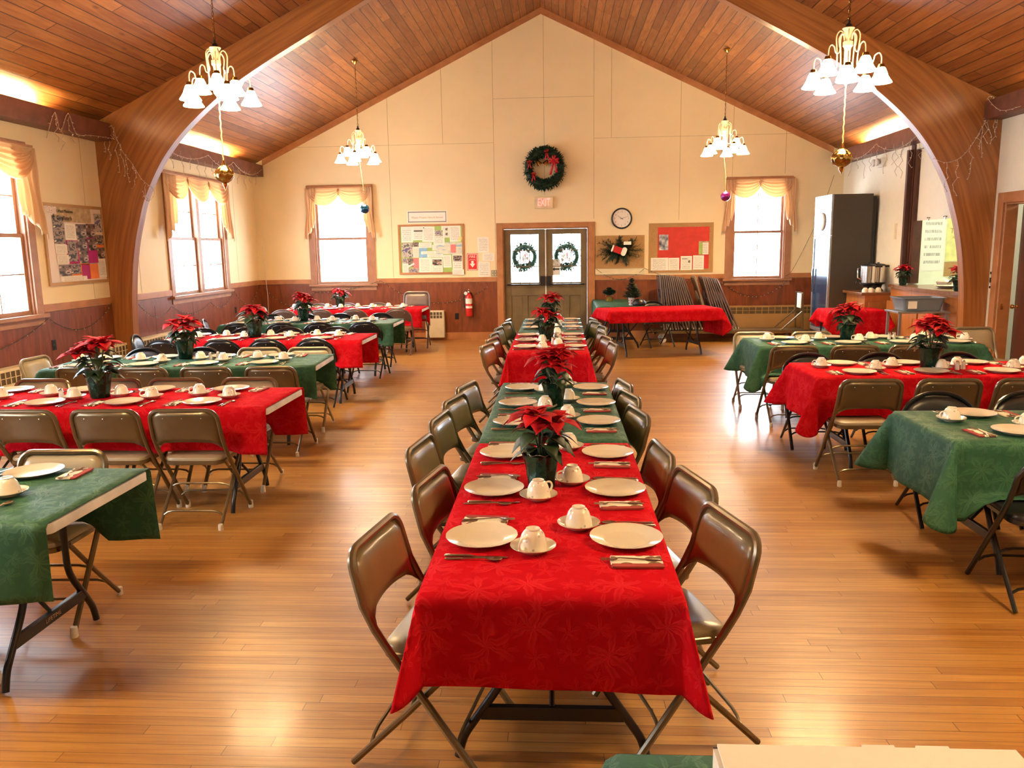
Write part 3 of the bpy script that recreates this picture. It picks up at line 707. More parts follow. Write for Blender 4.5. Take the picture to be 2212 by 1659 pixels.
def cloth(L_, Wd, oxn, oxp, oyn, oyp, mat, loc, rz, label, seed=0, fold=1.0, step=.026, group=None, tilt=.06, Rc=.25, lean=False, rests=((), ())):
    r = random.Random(seed); hx, hy = L_/2, Wd/2; z0 = CT
    def restw(s_, pos_side):
        w_ = 0
        for q in rests[1 if pos_side else 0]: w_ = max(w_, min(1, max(0, (.255-abs(s_-q))/.05)))
        return w_
    def axis(h, on, op):
        a = []; n = max(1, int(on/step)) if on > .012 else 0
        for i in range(n): a.append(-h-on*(1-i/n))
        k = int(2*h/.06)
        for i in range(k+1): a.append(-h+2*h*i/k)
        n = max(1, int(op/step)) if op > .012 else 0
        for i in range(1, n+1): a.append(h+op*i/n)
        return a
    As, At = axis(hx, oxn, oxp), axis(hy, oyn, oyp)
    ph = [r.uniform(0, 6.28) for _ in range(8)]; fr = [r.uniform(5, 9) for _ in range(8)]
    def hangpt(px, py, nx, ny, d, along, side):
        """drape a length d over the edge at (px,py) with outward normal (nx,ny)"""
        Rr = .014; bend = Rr*PI/2
        if d < bend: a = d/Rr; return px+nx*Rr*sin(a), py+ny*Rr*sin(a), z0-Rr*(1-cos(a))
        e = d-bend; w = fold*(e/.4)*(.030*sin(fr[side]*along+ph[side])+.013*sin(fr[side+4]*2.1*along+ph[side+4]))
        off = Rr+e*tilt+max(-.8*e*tilt-.0, w); return px+nx*off, py+ny*off, z0-Rr-e*.985
    def pos(s, t_):
        dx = max(0, abs(s)-hx); dy = max(0, abs(t_)-hy); sx = 1 if s > 0 else -1; sy = 1 if t_ > 0 else -1
        if dx == 0 and dy == 0: return (s, t_, z0)
        if dy == 0: return hangpt(sx*hx, t_, sx, 0, dx, t_, 0 if sx > 0 else 1)
        if dx == 0:
            x_, y_, z_ = hangpt(s, sy*hy, 0, sy, dy, s, 2 if sy > 0 else 3); w_ = restw(s, sy > 0); zs = .474
            if w_ > 0:
                y_ = sy*hy+sy*(.015+(abs(y_)-hy-.015)*(1-w_*.75))
                if z_ < zs: e_ = (zs-z_)*w_; z_ = z_+e_; y_ = y_+sy*e_*.6
            return x_, y_, z_
        OX = oxp if sx > 0 else oxn; OY = oyp if sy > 0 else oyn
        ex, ey = dx-(OX-Rc), dy-(OY-Rc)
        if ex > 0 and ey > 0: k = max(ex, ey)/math.hypot(ex, ey); dx, dy = OX-Rc+ex*k, OY-Rc+ey*k
        rho = math.hypot(dx, dy); phi = math.atan2(dy, dx); q = max(0, sin(2*phi))**.62
        a_, b_, c_ = hangpt(sx*hx, sy*hy, 1, 0, rho, t_, 0 if sx > 0 else 1); a2, b2, c2 = hangpt(sx*hx, sy*hy, 0, 1, rho, s, 2 if sy > 0 else 3)
        base = (abs(a_-sx*hx))*(1-phi/(PI/2))+(abs(b2-sy*hy))*(phi/(PI/2))
        tau = .44*q**1.15*(1-.18*cos(6*phi)); hor = base*(1-q)+q*(.014+rho*sin(tau+tilt*.5)); z = z0-.014*min(1, rho/.02)-max(0, rho-.02)*(cos(tau))*(1-.0*q)
        sw = .04*sin(4*phi+ph[0])*rho*q
        return (sx*(hx+hor*cos(phi)*(1+(.15 if lean else 0)*q)-sw*sin(phi)), sy*(hy+hor*sin(phi)*(1-(.3 if lean else 0)*q)+sw*cos(phi)), z)
    m = MB(); w = len(At)
    for s in As:
        for t_ in At:
            p = pos(s, t_); wr = .0012*sin(s*21+ph[1])*sin(t_*17+ph[2]) if abs(s) < hx and abs(t_) < hy else 0
            m.v.append(Vector((p[0], p[1], max(p[2]+wr, CT-.001) if wr else p[2])))
    for i in range(len(As)-1):
        for j in range(w-1):
            m.face([i*w+j, (i+1)*w+j, (i+1)*w+j+1, i*w+j+1], 0, [(As[i]+seed, At[j]), (As[i+1]+seed, At[j]), (As[i+1]+seed, At[j+1]), (As[i]+seed, At[j+1])])
    o = m.build('tablecloth', mat, None, solid=.0022, loc=loc, rot=(0, 0, rz)); o.data.set_sharp_from_angle(angle=rad(80))
    return tag(o, label, 'tablecloth', group)

# ---- tableware
def scal(n, amp): return lambda a, z: 1+amp*abs(cos(n*a/2))
def mk_plate():
    m = MB(); m.lathe([(.055, 0), (.075, 0), (.078, .003), (.10, .010), (.124, .019), (.1245, .021), (.10, .0135), (.080, .0065), (.074, .0045), (.001, .0045)], 36, mod=lambda a, z: 1+(.012*abs(cos(10*a)) if z > .015 else 0)); return tag(m.build('dinner_plate', 'china'), '', 'plate')
def mk_saucer():
    m = MB(); m.lathe([(.03, 0), (.038, 0), (.04, .003), (.06, .010), (.076, .022), (.0765, .024), (.058, .0135), (.040, .007), (.001, .006)], 28, mod=lambda a, z: 1+(.02*abs(cos(6*a)) if z > .015 else 0)); return tag(m.build('saucer', 'china'), '', 'saucer')
def mk_cup():
    t = thing('teacup', '', 'cup')
    m = MB(); m.lathe([(.046, 0), (.049, .001), (.049, .004), (.0475, .018), (.044, .036), (.038, .054), (.030, .065), (.024, .069), (.024, .074), (.021, .074), (.020, .070), (.001, .070)], 28); m.build('bowl', 'cup_china', t)
    pts = [(.045, 0, .020), (.060, 0, .014), (.072, 0, .020), (.077, 0, .032), (.072, 0, .046), (.058, 0, .053), (.040, 0, .052)]
    m = MB(); m.tube(smoothpath(pts, 3), .0042, 8); m.build('handle', 'cup_china', t); return t
def flatware(kind):
    def fn():
        m = MB()
        def blade(path, y=0):
            # path rows (y, halfwidth, z, thickness)
            R = []
            for yy, hw, z, th in path: R.append([(-hw, yy, z), (-hw*.6, yy, z+th), (hw*.6, yy, z+th), (hw, yy, z), (hw*.6, yy, z-th*.3+.0004), (-hw*.6, yy, z-th*.3+.0004)])
            m.rings(R)
        if kind == 'knife': blade([(-.105, .005, .002, .003), (-.10, .008, .003, .004), (-.02, .006, .003, .004), (-.01, .005, .002, .003), (0, .007, .001, .0015), (.08, .008, .001, .0012), (.105, .003, .001, .001)])
        else:
            blade([(-.095, .005, .002, .001), (-.088, .008, .002, .002), (-.03, .004, .004, .002), (.035, .003, .007, .002), (.045, .004, .006, .002)])
            if kind == 'spoon':
                R = []
                for k in range(9):
                    f = k/8; hw = .0175*max(0, math.sin(PI*min(1, f*.94+.06)))**.7; R.append([(-hw, .043+.055*f, .007), (-hw*.7, .043+.055*f, .003+.003*(1-sin(PI*f))), (0, .043+.055*f, .0012+.003*(1-sin(PI*f))), (hw*.7, .043+.055*f, .003+.003*(1-sin(PI*f))), (hw, .043+.055*f, .007), (hw*.7, .043+.055*f, .0042+.003*(1-sin(PI*f))), (0, .043+.055*f, .0026+.003*(1-sin(PI*f))), (-hw*.7, .043+.055*f, .0042+.003*(1-sin(PI*f)))])
                m.rings(R)
            else:
                blade([(.043, .004, .006, .002), (.055, .012, .003, .0015), (.066, .012, .002, .0015)])
                for x in (-.0096, -.0032, .0032, .0096): m.box(x-.0017, .065, .002, x+.0017, .098, .0036)
        return tag(m.build(kind, 'cutlery'), '', kind)
    return fn
def mk_napkin():
    m = MB()
    m.rings([[(x*k, y*k, z) for x, y in rr_outline(.094, .165, .008, 2)] for k, z in ((1, 0), (1.01, .002), (1, .004))]); m.box(-.047, -.083, .004, .044, .080, .0075)
    return tag(m.build('napkin', 'napkin_print', bevel=.001), '', 'napkin')
plate, saucer, cup, napkin = Proto(mk_plate), Proto(mk_saucer), Proto(mk_cup), Proto(mk_napkin)
knife, spoon, fork = (Proto(flatware(k)) for k in ('knife', 'spoon', 'fork'))
TZ = CT+.0025
def setting(x, y, rz, where, table_name, full=True, cupdx=.12, cupdy=.19):
    """a cover; the diner faces local +y, (x,y) is the plate centre"""
    j = lambda a: rng.uniform(-a, a)
    def P(lx, ly, z=TZ): return (x+lx*cos(rz)-ly*sin(rz), y+lx*sin(rz)+ly*cos(rz), z)
    w = '%s, %s' % (where, table_name)
    plate(P(j(.008), j(.008)), rz+j(1), 'cream dinner plate at '+w, 'dinner plates')
    cx, cy = cupdx+j(.015), cupdy+j(.015)
    saucer(P(cx, cy), rz+j(1), 'saucer under the cup at '+w, 'saucers'); cup(P(cx, cy, TZ+.0062), rz+rng.choice((-1, .4, 2.4, 3.4))+j(.5), 'upturned teacup at '+w, 'upturned teacups')
    if full:
        knife(P(.152, -.005+j(.01)), rz+j(.05), 'knife right of the plate at '+w, 'knives'); spoon(P(.178, -.015+j(.01)), rz+j(.08), 'spoon right of the plate at '+w, 'spoons')
        napkin(P(-.195, -.01+j(.008)), rz+j(.08), 'printed paper napkin at '+w, 'napkins'); fork(P(-.19, 0+j(.01), TZ+.0075), rz+j(.06), 'fork on the napkin at '+w, 'forks')
# ---- poinsettia
def leafmesh(m, base, dirv, length, width, curl, up, mat=0, lobed=False):
    d = Vector(dirv).normalized(); side = d.cross(Vector((0, 0, 1)));
    if side.length < .01: side = Vector((1, 0, 0))
    side.normalize(); nrm = side.cross(d).normalized(); K = 6; R = []
    for k in range(K+1):
        f = k/K; w = width*(max(0, math.sin(PI*min(1, f**.8)))**.85 if 0 < f < 1 else .04)
        if lobed and k in (2, 4): w *= 1.18
        c = Vector(base)+d*(length*f)-Vector((0, 0, curl*length*f*f))+nrm*(up*math.sin(PI*f))
        n = len(m.v); m.v += [c-side*w+nrm*w*.28, c-nrm*.0, c+side*w+nrm*w*.28]; R.append(n)
    for a, b in zip(R, R[1:]):
        m.face([a, a+1, b+1, b], mat); m.face([a+1, a+2, b+2, b+1], mat)
def make_poinsettia(seed, foil=True, H=.30, spread=.19, collar=True, heads=5):
    r = random.Random(seed); t = thing('poinsettia', '', 'potted plant')
    m = MB(); ph = r.uniform(0, 6)
    m.lathe([(.048, 0), (.055, .003), (.058, .03), (.066, .10), (.070, .125), (.078, .15), (.070, .155), (.062, .13), (.001, .12)], 30, mod=lambda a, z: 1+.05*sin(9*a+ph)*(.3+z*8)*.8+.03*sin(17*a+40*z)); m.build('foil_pot_wrap', 'foil_green', t)
    if collar:
        m = MB()
        for k in range(5):
            a = ph+k*.9+r.uniform(-.3, .3); leafmesh(m, (.045*cos(a), .045*sin(a), .12), (cos(a), sin(a), 1.0), .075, .035, .2, .01)
        m.build('silver_collar', 'foil_silver', t, solid=.001)
    hs = []
    m = MB()
    for k in range(heads):
        a = 2*PI*k/heads+r.uniform(-.4, .4); d = spread*.42*(r.uniform(.5, 1.15) if k else .1); z = H-.03+r.uniform(-.035, .045)
        hs.append((d*cos(a), d*sin(a), z)); m.tube([(0, 0, .12), (d*.5*cos(a), d*.5*sin(a), .2), (d*cos(a), d*sin(a), z)], .004, 6)
    m.build('stems', 'stem', t)
    m = MB()
    for k in range(24):
        a = r.uniform(0, 6.28); z = r.uniform(.15, H-.05); dd = .03+.03*(z-.1); leafmesh(m, (dd*cos(a), dd*sin(a), z), (cos(a), sin(a), r.uniform(-.25, .25)), r.uniform(.085, .13), r.uniform(.026, .036), r.uniform(.2, .55), .008, lobed=True)
    m.build('green_leaves', 'leaf', t, solid=.0008)
    m = MB()
    for hx_, hy_, hz in hs:
        n = r.randint(10, 13); a0 = r.uniform(0, 6)
        ox, oy = hx_*1.6, hy_*1.6
        for k in range(n):
            a = a0+2*PI*k/n+r.uniform(-.2, .2); inner = k % 2
            L_ = r.uniform(.10, .135)*(spread/.19)*(.72 if inner else 1)
            leafmesh(m, (hx_, hy_, hz+(.012 if inner else 0)), (cos(a)+ox*1.2, sin(a)+oy*1.2, r.uniform(.05, .35) if not inner else r.uniform(.4, .9)), L_, L_*r.uniform(.23, .30), r.uniform(.15, .55), .006, lobed=True)
    m.build('red_bracts', 'bract', t, solid=.0008)
    m = MB()
    for hx_, hy_, hz in hs:
        for k in range(5): a = k*1.26; m.lathe([(.001, 0), (.004, .002), (.004, .006), (.001, .008)], 6, (hx_+.007*cos(a), hy_+.007*sin(a), hz+.008))
    m.build('flower_buds', 'gold', t); return t
POIN = [Proto(lambda k=k: make_poinsettia(11+k, H=(.30, .33, .28)[k], spread=(.19, .21, .18)[k], heads=(5, 6, 4)[k])) for k in range(3)]
def poinsettia(k, x, y, z, rz, label, sc=1.0):
    o = POIN[k]((x, y, z), rz, label, 'poinsettias in green foil pots'); o.scale = (sc, sc, sc); return o
def mk_shaker(fill):
    def fn():
        t = thing('shaker', '', 'shaker')
        MB().lathe([(.017, 0), (.019, .002), (.016, .03), (.014, .055), (.001, .056)], 12).build('jar', 'clear_jar' if fill == 'salt' else 'clear_jar', t)
        MB().lathe([(.0165, .0), (.0165, .022), (.001, .0225)], 12, (0, 0, .004)).build('contents', fill, t)
        MB().lathe([(.0155, .055), (.0155, .066), (.010, .072), (.001, .074)], 12).build('lid', 'chrome', t); return t
    return fn
salt, pepper = Proto(mk_shaker('salt')), Proto(mk_shaker('pepper'))

# ------------------------------------------------------------------ centre tables
# (name, centre x, y near, y far, cloth)
CTAB = [('nearest centre table', -.03, 2.22, 4.05, 'red'), ('second centre table', -.03, 4.10, 5.93, 'green'), ('third centre table', -.10, 7.63, 9.46, 'red'), ('farthest centre table', -.09, 9.50, 11.33, 'green')]
G1 = 'folding tables in the centre row'
CSEAT = ([2.67, 3.34, 3.97, 4.61, 5.16, 5.68, 8.08, 8.62, 9.15, 9.77, 10.3, 10.85], [2.85, 3.32, 3.85, 4.73, 5.27, 5.76, 8.11, 8.66, 9.15, 9.82, 10.37, 10.84])
for i, (nm, cx, ya, yb, c) in enumerate(CTAB):
    table(1.83, (cx, (ya+yb)/2, 0), rad(90), 'folding table under the %s cloth, %s' % (c, nm), G1)
    last = i in (0, 2)
    # local x = world y : near end hangs on the negative side
    cloth(1.83, .765, .30 if last else .02, .02 if last else .30, .32, .32, 'cloth_'+c, (cx, (ya+yb)/2, 0), rad(90), '%s damask tablecloth over the %s' % (c, nm), 3+i, .55 if i == 0 else .4, group='tablecloths on the centre row', lean=True, rests=([y_-(ya+yb)/2 for y_ in CSEAT[1]], [y_-(ya+yb)/2 for y_ in CSEAT[0]]))
PL = {0: (2.65, 3.22, 3.81), 1: (4.52, 5.07, 5.64), 2: (8.03, 8.61, 9.13), 3: (9.97, 10.46, 11.06)}
for i, (nm, cx, ya, yb, c) in enumerate(CTAB):
    for k, y in enumerate(PL[i]):
        w = ('near', 'middle', 'far')[k]
        setting(cx-.235, y, rad(-90), w+' place, left side', nm, cupdx=.11, cupdy=.175)
        setting(cx+.26, y, rad(90), w+' place, right side', nm, cupdx=.13, cupdy=.175)
poinsettia(0, -.075, 3.27, TZ, .4, 'large poinsettia in foil pot on the nearest red centre table', 1.0); poinsettia(1, -.03, 5.03, TZ, 2.2, 'poinsettia in foil pot on the second centre table, green cloth', 1.0)
poinsettia(2, -.13, 8.62, TZ, 1.2, 'poinsettia in foil pot on the third centre table, red cloth', 1.2); poinsettia(0, -.10, 10.9, TZ, 3.5, 'poinsettia in foil pot on the farthest centre table before the doors', 1.1)
salt((-.06, 8.38, TZ), 0, 'salt shaker on the third centre table', 'salt shakers'); pepper((-.02, 8.40, TZ), 0, 'pepper shaker on the third centre table', 'pepper shakers')
salt((-.0, 10.55, TZ), 0, 'salt shaker on the farthest centre table', 'salt shakers'); pepper((.04, 10.57, TZ), 0, 'pepper shaker on the farthest centre table', 'pepper shakers')
GC = 'folding chairs along the centre tables'
def chair_at(P_, bx_, by_, deg, label, group, jit=4):
    """(bx_,by_) is the top of the back; deg = facing direction (0: +y away from the viewer)"""
    a = rad(deg); return P_((bx_-.235*sin(a), by_+.235*cos(a), 0), a+rad(rng.uniform(-jit, jit)), label, group)
ordn = ('nearest', 'second nearest', 'third nearest', 'fourth nearest', 'fifth nearest', 'sixth nearest')
for side, deg, L1, L2 in (('left', -101, [(-.65, 2.67), (-.56, 3.34), (-.71, 3.97), (-.70, 4.61), (-.69, 5.16), (-.67, 5.68)], [(-.73, 8.08), (-.72, 8.62), (-.74, 9.15), (-.73, 9.77), (-.69, 10.3), (-.68, 10.85)]),
                          ('right', 101, [(.62, 2.80), (.58, 3.32), (.50, 3.85), (.475, 4.73), (.475, 5.27), (.475, 5.76)], [(.55, 8.11), (.52, 8.66), (.50, 9.15), (.54, 9.82), (.49, 10.37), (.47, 10.84)])):
    for k, (x, y) in enumerate(L1): chair_at(chair_taupe, x, y, deg, 'bronze padded folding chair, %s on %s side of two nearer centre tables' % (ordn[k], side), GC)
    for k, (x, y) in enumerate(L2): chair_at(chair_taupe, x, y, deg, 'bronze padded folding chair, %s on %s side of two farther centre tables' % (ordn[k], side), GC)

# ------------------------------------------------------------------ left rows
GL = 'folding tables of the left rows'
LSEAT = [((-2.56,), (-2.48,)), ((-2.36, -2.87, -3.40), (-2.40, -2.98, -3.48, -4.06)), ((-2.45, -3.02, -3.58, -4.12), (-2.52, -3.03, -3.66, -4.27)), ((-2.72, -3.26, -3.80, -4.45), (-2.83, -3.44, -4.0, -4.57)), ((-2.63, -3.27, -3.79, -4.41), (-2.73, -3.36, -3.9, -4.42)), ((-2.66, -3.39, -3.94, -4.58), (-2.55, -3.29, -3.88, -4.41))]
LT = [('first left row', -1.94, 3.19, 0, 'green'), ('second left row', -1.90, 5.40, 0, 'red'), ('third left row', -2.17, 7.27, 3.5, 'green'), ('fourth left row', -2.20, 9.23, 0, 'red'), ('fifth left row', -2.25, 11.22, 0, 'green'), ('sixth left row', -2.29, 13.78, 0, 'red')]
ordw = ('aisle-end', 'second', 'third', 'fourth')
for i, (nm, xr, yc, dg, c) in enumerate(LT):
    a = rad(dg); L_ = 2.44; cx, cy = xr-L_/2*cos(a), yc-L_/2*sin(a)*.6
    table(L_, (cx, cy, 0), a, 'long folding table under the %s cloth, %s from the front' % (c, nm), GL, brand=(i == 0))
    cloth(L_, .765, .14, .004, .32, .38, 'cloth_'+c, (cx, cy, 0), a, '%s tablecloth over long table, %s from the front' % (c, nm), 20+i*1.7, 1.0, group='tablecloths on the left rows', rests=([x-cx for x in LSEAT[i][0]], [x-cx for x in LSEAT[i][1]]))
    for k in range(4):
        d = L_/2-.49-.555*k
        if i == 0 and k > 1: continue
        for side, off, rz in (('front', -.225, a), ('rear', .27, a+PI)):
            lx, ly = d, off
            setting(cx+lx*cos(a)-ly*sin(a), cy+lx*sin(a)+ly*cos(a), rz, '%s place, %s side' % (ordw[k], side), nm, cupdx=.11 if side == 'front' else .16, cupdy=.19)
poinsettia(1, -3.24, 5.41, TZ, .9, 'large poinsettia on the red cloth of the second left row', 1.15); poinsettia(0, -3.56, 7.42, TZ, 4.2, 'poinsettia on the green cloth of the third left row', 1.15)
poinsettia(2, -3.58, 9.25, TZ, 2.8, 'poinsettia on the red cloth of the fourth left row', 1.3); poinsettia(0, -3.66, 11.35, TZ, 5.2, 'poinsettia on the green cloth of the fifth left row', 1.15)
poinsettia(2, -3.80, 13.85, TZ, 1.8, 'poinsettia on the red cloth of the sixth left row under the window', 1.15)
for i, (x, y) in enumerate(((-3.50, 5.37), (-3.28, 7.33), (-3.2, 9.21), (-4.05, 11.3))):
    salt((x, y, TZ), 0, 'salt shaker on the %s' % LT[i+1][0], 'salt shakers'); pepper((x+.06, y+.03, TZ), 0, 'pepper shaker on the %s' % LT[i+1][0], 'pepper shakers')
GLC = 'folding chairs along the left rows'
def rowchairs(P_, xs, y, deg, desc, side, nm, start=0, group=GLC):
    for k, x in enumerate(xs): chair_at(P_, x, y, deg, '%s, %s on %s side of %s' % (desc, ('nearest the aisle', 'second from aisle', 'third from aisle', 'fourth from aisle')[k+start], side, nm), group, 2.5)
TP, BG, BK, LI = 'taupe folding chair', 'beige padded folding chair', 'black arched folding chair', 'grey-brown folding chair'
rowchairs(chair_khaki, (-2.48,), 3.78, 180, BG, 'rear', 'first left row'); rowchairs(chair_khaki, (-2.56,), 2.52, 0, BG, 'front', 'first left row')
rowchairs(chair_khaki, (-2.36, -2.87, -3.40), 4.80, 0, TP+' with white feet', 'front', 'second left row'); rowchairs(chair_khaki, (-2.40, -2.98, -3.48, -4.06), 6.02, 180, BG, 'rear', 'second left row')
rowchairs(chair_khaki, (-2.45, -3.02, -3.58, -4.12), 6.62, 0, TP+' with white feet', 'front', 'third left row'); rowchairs(chair_beige, (-2.52, -3.03), 7.95, 180, BG, 'rear', 'third left row'); rowchairs(chair_black, (-3.66, -4.27), 8.02, 180, BK, 'rear', 'third left row', 2)
chair_at(chair_beige, -5.02, 7.35, -90, 'beige folding chair at wall end of third left row', GLC)
rowchairs(chair_black, (-2.72, -3.26, -3.80, -4.45), 8.74, 0, BK, 'front', 'fourth left row'); rowchairs(chair_black, (-2.83, -3.44, -4.0, -4.57), 10.06, 180, BK, 'rear', 'fourth left row')
chair_at(chair_black, -5.11, 9.37, -78, 'black folding chair at wall end of fourth left row', GLC)
rowchairs(chair_black, (-2.63, -3.27, -3.79, -4.41), 10.74, 0, BK, 'front', 'fifth left row'); rowchairs(chair_black, (-2.73, -3.36, -3.9, -4.42), 12.2, 180, BK, 'rear', 'fifth left row')
chair_at(chair_black, -5.18, 11.45, -75, 'black folding chair at wall end of fifth left row', GLC)
rowchairs(chair_lilac_arch, (-2.66, -3.39, -3.94, -4.58), 13.10, 0, LI, 'front', 'sixth left row')
rowchairs(chair_lilac_arch, (-3.29, -3.88, -4.41), 14.60, 180, LI, 'rear', 'sixth left row', 1)
tallc = make_chair('lilac_metal', 'lilac_metal', zs=1.26)
tallc((-2.55, 14.20, 0), rad(180), 'tall grey-brown folding chair at aisle end behind sixth left row', GLC)
chair_at(chair_lilac, -5.12, 13.75, -60, 'pale shiny folding chair at wall end of sixth left row', GLC)

# ------------------------------------------------------------------ right rows
RSEAT = [((2.35,), (2.45, 3.02)), ((2.23, 2.78, 3.32), (2.21, 2.83, 3.50)), ((2.24, 2.82, 3.36), (2.16, 2.79))]
RT = [('first right row', 2.01, 4.46, 2.44, 'green'), ('second right row', 1.96, 6.49, 2.44, 'red'), ('third right row', 1.99, 8.37, 2.14, 'green')]
GRC = 'folding chairs along the right rows'
for i, (nm, xl, yc, L_, c) in enumerate(RT):
    cx = xl+L_/2; table(L_, (cx, yc, 0), 0, 'long folding table under the %s cloth, %s from the front' % (c, nm), 'folding tables of the right rows')
    cloth(L_, .765, .37, .20, .43, .36, 'cloth_'+c, (cx, yc, 0), 0, '%s tablecloth over long table, %s from the front' % (c, nm), 50+i*2.3, 1.1, group='tablecloths on the right rows', rests=([x-cx for x in RSEAT[i][0]], [x-cx for x in RSEAT[i][1]]))
    for k in range(4):
        if i == 0 and k > 1: continue
        x = xl+(.39, .37, .37)[i]+.53*k
        if x > xl+L_-.13: continue
        setting(x, yc-.21, 0, '%s place, front side' % ordw[k], nm, cupdx=.16 if i else -.0+.15, cupdy=.14)
        setting(x, yc+.25, PI, '%s place, rear side' % ordw[k], nm, cupdx=.19, cupdy=.16)
poinsettia(1, 2.94, 6.49, TZ, 2.5, 'poinsettia on the red cloth of the second right row', 1.1); poinsettia(0, 2.97, 8.42, TZ, 1.0, 'poinsettia on the green cloth of the third right row', 1.1)
for i, (x, y) in enumerate(((3.12, 6.41), (3.42, 8.48))):
    salt((x, y, TZ), 0, 'salt shaker on the %s' % RT[i+1][0], 'salt shakers'); pepper((x+.06, y+.03, TZ), 0, 'pepper shaker on the %s' % RT[i+1][0], 'pepper shakers')
def rc(P_, xs, y, deg, desc, side, nm): rowchairs(P_, xs, y, deg, desc, side, nm, 0, GRC)
rc(chair_black, (2.45, 3.02), 5.27, 180, BK, 'rear', 'first right row'); rc(chair_black, (2.35,), 3.70, -4, BK, 'front', 'first right row')
rc(chair_khaki, (2.23, 2.78, 3.32), 5.78, 0, TP+' with white feet', 'front', 'second right row'); rc(chair_black, (2.21, 2.83, 3.50), 7.20, 180, BK, 'rear', 'second right row')
rc(chair_khaki, (2.24, 2.82, 3.36), 7.72, 0, TP, 'front', 'third right row'); rc(chair_beige, (2.16, 2.79), 8.98, 180, BG, 'rear', 'third right row')
chair_at(chair_beige, 4.66, 9.28, 180, 'beige padded folding chair alone between third right row and arch foot', GRC)

# ------------------------------------------------------------------ foreground table with box
table(1.83, (.495, .555, 0), rad(90), 'folding table under green cloth at the bottom edge, beneath the white box')
cloth(1.83, .765, .02, .34, .33, .33, 'cloth_green', (.495, .555, 0), rad(90), 'green damask tablecloth at the bottom edge under the white box', 90, .5)
t = thing('cardboard_box', 'flat white corrugated cardboard box on green cloth, bottom right corner', 'box', (.57, 1.17, TZ))
m = MB(); m.box(-.28, -.24, 0, .28, .24, .055); m.build('tray', 'cardboard_white', t, smooth=False)
m = MB(); m.box(-.272, -.235, .057, .28, .245, .062); m.box(-.0, .245, .057, .06, .252, .062); m.box(.10, .245, .057, .16, .252, .062); m.build('lid', 'cardboard_white', t, smooth=False)
m = MB(); m.box(-.28, .24, .050, .01, .2425, .057)
for k in range(14): m.box(-.275+.02*k, .2425, .051, -.266+.02*k, .2432, .056)
m.build('fluted_edge', 'cardboard_edge', t, smooth=False)

# ------------------------------------------------------------------ back right: serving tables
a = rad(12)
table(1.83, (1.60, 13.05, 0), a, 'folding table under the bare red cloth before the stacked chairs')
cloth(1.83, .765, .17, .46, .20, .22, 'cloth_red', (1.60, 13.05, 0), a, 'bare red tablecloth before the stacked chairs', 71, .8)
table(1.83, (1.04, 14.38, 0), rad(90), 'folding table under the green cloth right of the entrance doors')
cloth(1.83, .765, .02, .015, .33, .33, 'cloth_green', (1.04, 14.38, 0), rad(90), 'pale green tablecloth right of the entrance doors under small fir plants', 75, .8)
SR = (4.42, 12.42)
m = MB(); t = thing('side_table', 'small side table under a red cloth before the drinks cooler', 'table', (SR[0], SR[1], 0))
m.box(-.40, -.27, .70, .40, .27, .738); m.build('tabletop', 'plastic_white', t, smooth=False)
for sx in (-1, 1):
    for sy in (-1, 1): MB().tube([(sx*.36, sy*.23, .70), (sx*.36, sy*.23, 0)], .012, 8).build('leg', 'steel_dark', t)
cloth(.82, .56, .20, .20, .36, .30, 'cloth_red', (SR[0], SR[1], 0), 0, 'short red tablecloth on the small table before the drinks cooler', 81, 1.2)
chair_at(chair_black, 1.30, 14.25, 160, 'black folding chair behind the bare red table', None) if False else None
ch = chair_black((1.72, 14.02, 0), rad(200), 'black folding chair behind the bare red serving table'); 
m = MB(); m.rings([[(.11*k*cos(a_)*(1+.1*sin(3*a_)), .08*k*sin(a_), z*.7) for a_ in [2*PI*j/16 for j in range(16)]] for k, z in ((.9, 0), (1.05, .03), (1.0, .09), (.7, .14), (.3, .16))])
tag(m.build('bag', 'black', loc=(1.36, 13.60, TZ)), 'black bag lying on the green cloth before the stacked chairs', 'bag')
def fir_plant(h, w, pot, label, x, y, seed):
    r = random.Random(seed); t = thing('potted_fir', label, 'potted plant', (x, y, TZ))
    if pot == 'cup':
        m = MB(); m.lathe([(.045, 0), (.05, .003), (.062, .13), (.056, .13), (.05, .11), (.001, .11)], 20); m.build('pot', 'white_cap', t)
        m = MB()
        for k in range(7):
            for z in (.03, .075): a_ = k*.9; m.lathe([(.001, 0), (.012, .003), (.012, .016), (.001, .02)], 6, (.05*cos(a_)*(1+z), .05*sin(a_)*(1+z), z))
        m.build('printed_hearts', 'ribbon', t)
    else:
        m = MB(); m.lathe([(.06, 0), (.068, .004), (.07, .08), (.062, .08), (.001, .07)], 20); m.build('basket', 'gold', t); MB().tube(smoothpath([(-.065, 0, .08), (-.05, 0, .19), (0, 0, .22), (.05, 0, .19), (.065, 0, .08)], 4), .005, 6).build('basket_handle', 'chrome', t)
    m = MB(); m.tube([(0, 0, .07), (0, 0, h)], .006, 6); m.build('stem', 'stem', t); m = MB()
    for k in range(170):
        f = r.random(); a_ = r.uniform(0, 6.28); z = .10+(h-.12)*f; L_ = w*(1-f*.8)*r.uniform(.6, 1); d = (cos(a_), sin(a_), r.uniform(.1, .6)); leafmesh(m, (0, 0, z), d, L_, .014, .1, 0)
        for q in (.4, .6, .8): leafmesh(m, (d[0]*L_*q, d[1]*L_*q, z+d[2]*L_*q), (cos(a_+.9), sin(a_+.9), .3), L_*.4, .012, .1, 0); leafmesh(m, (d[0]*L_*q, d[1]*L_*q, z+d[2]*L_*q), (cos(a_-.9), sin(a_-.9), .3), L_*.4, .012, .1, 0)
    m.build('needles', 'fir_light', t)
fir_plant(.26, .17, 'basket', 'small bushy fir arrangement in gold basket with hoop handle', .93, 14.75, 5)
fir_plant(.46, .20, 'cup', 'little fir tree in white pot with red prints on green cloth', 1.24, 13.68, 6)

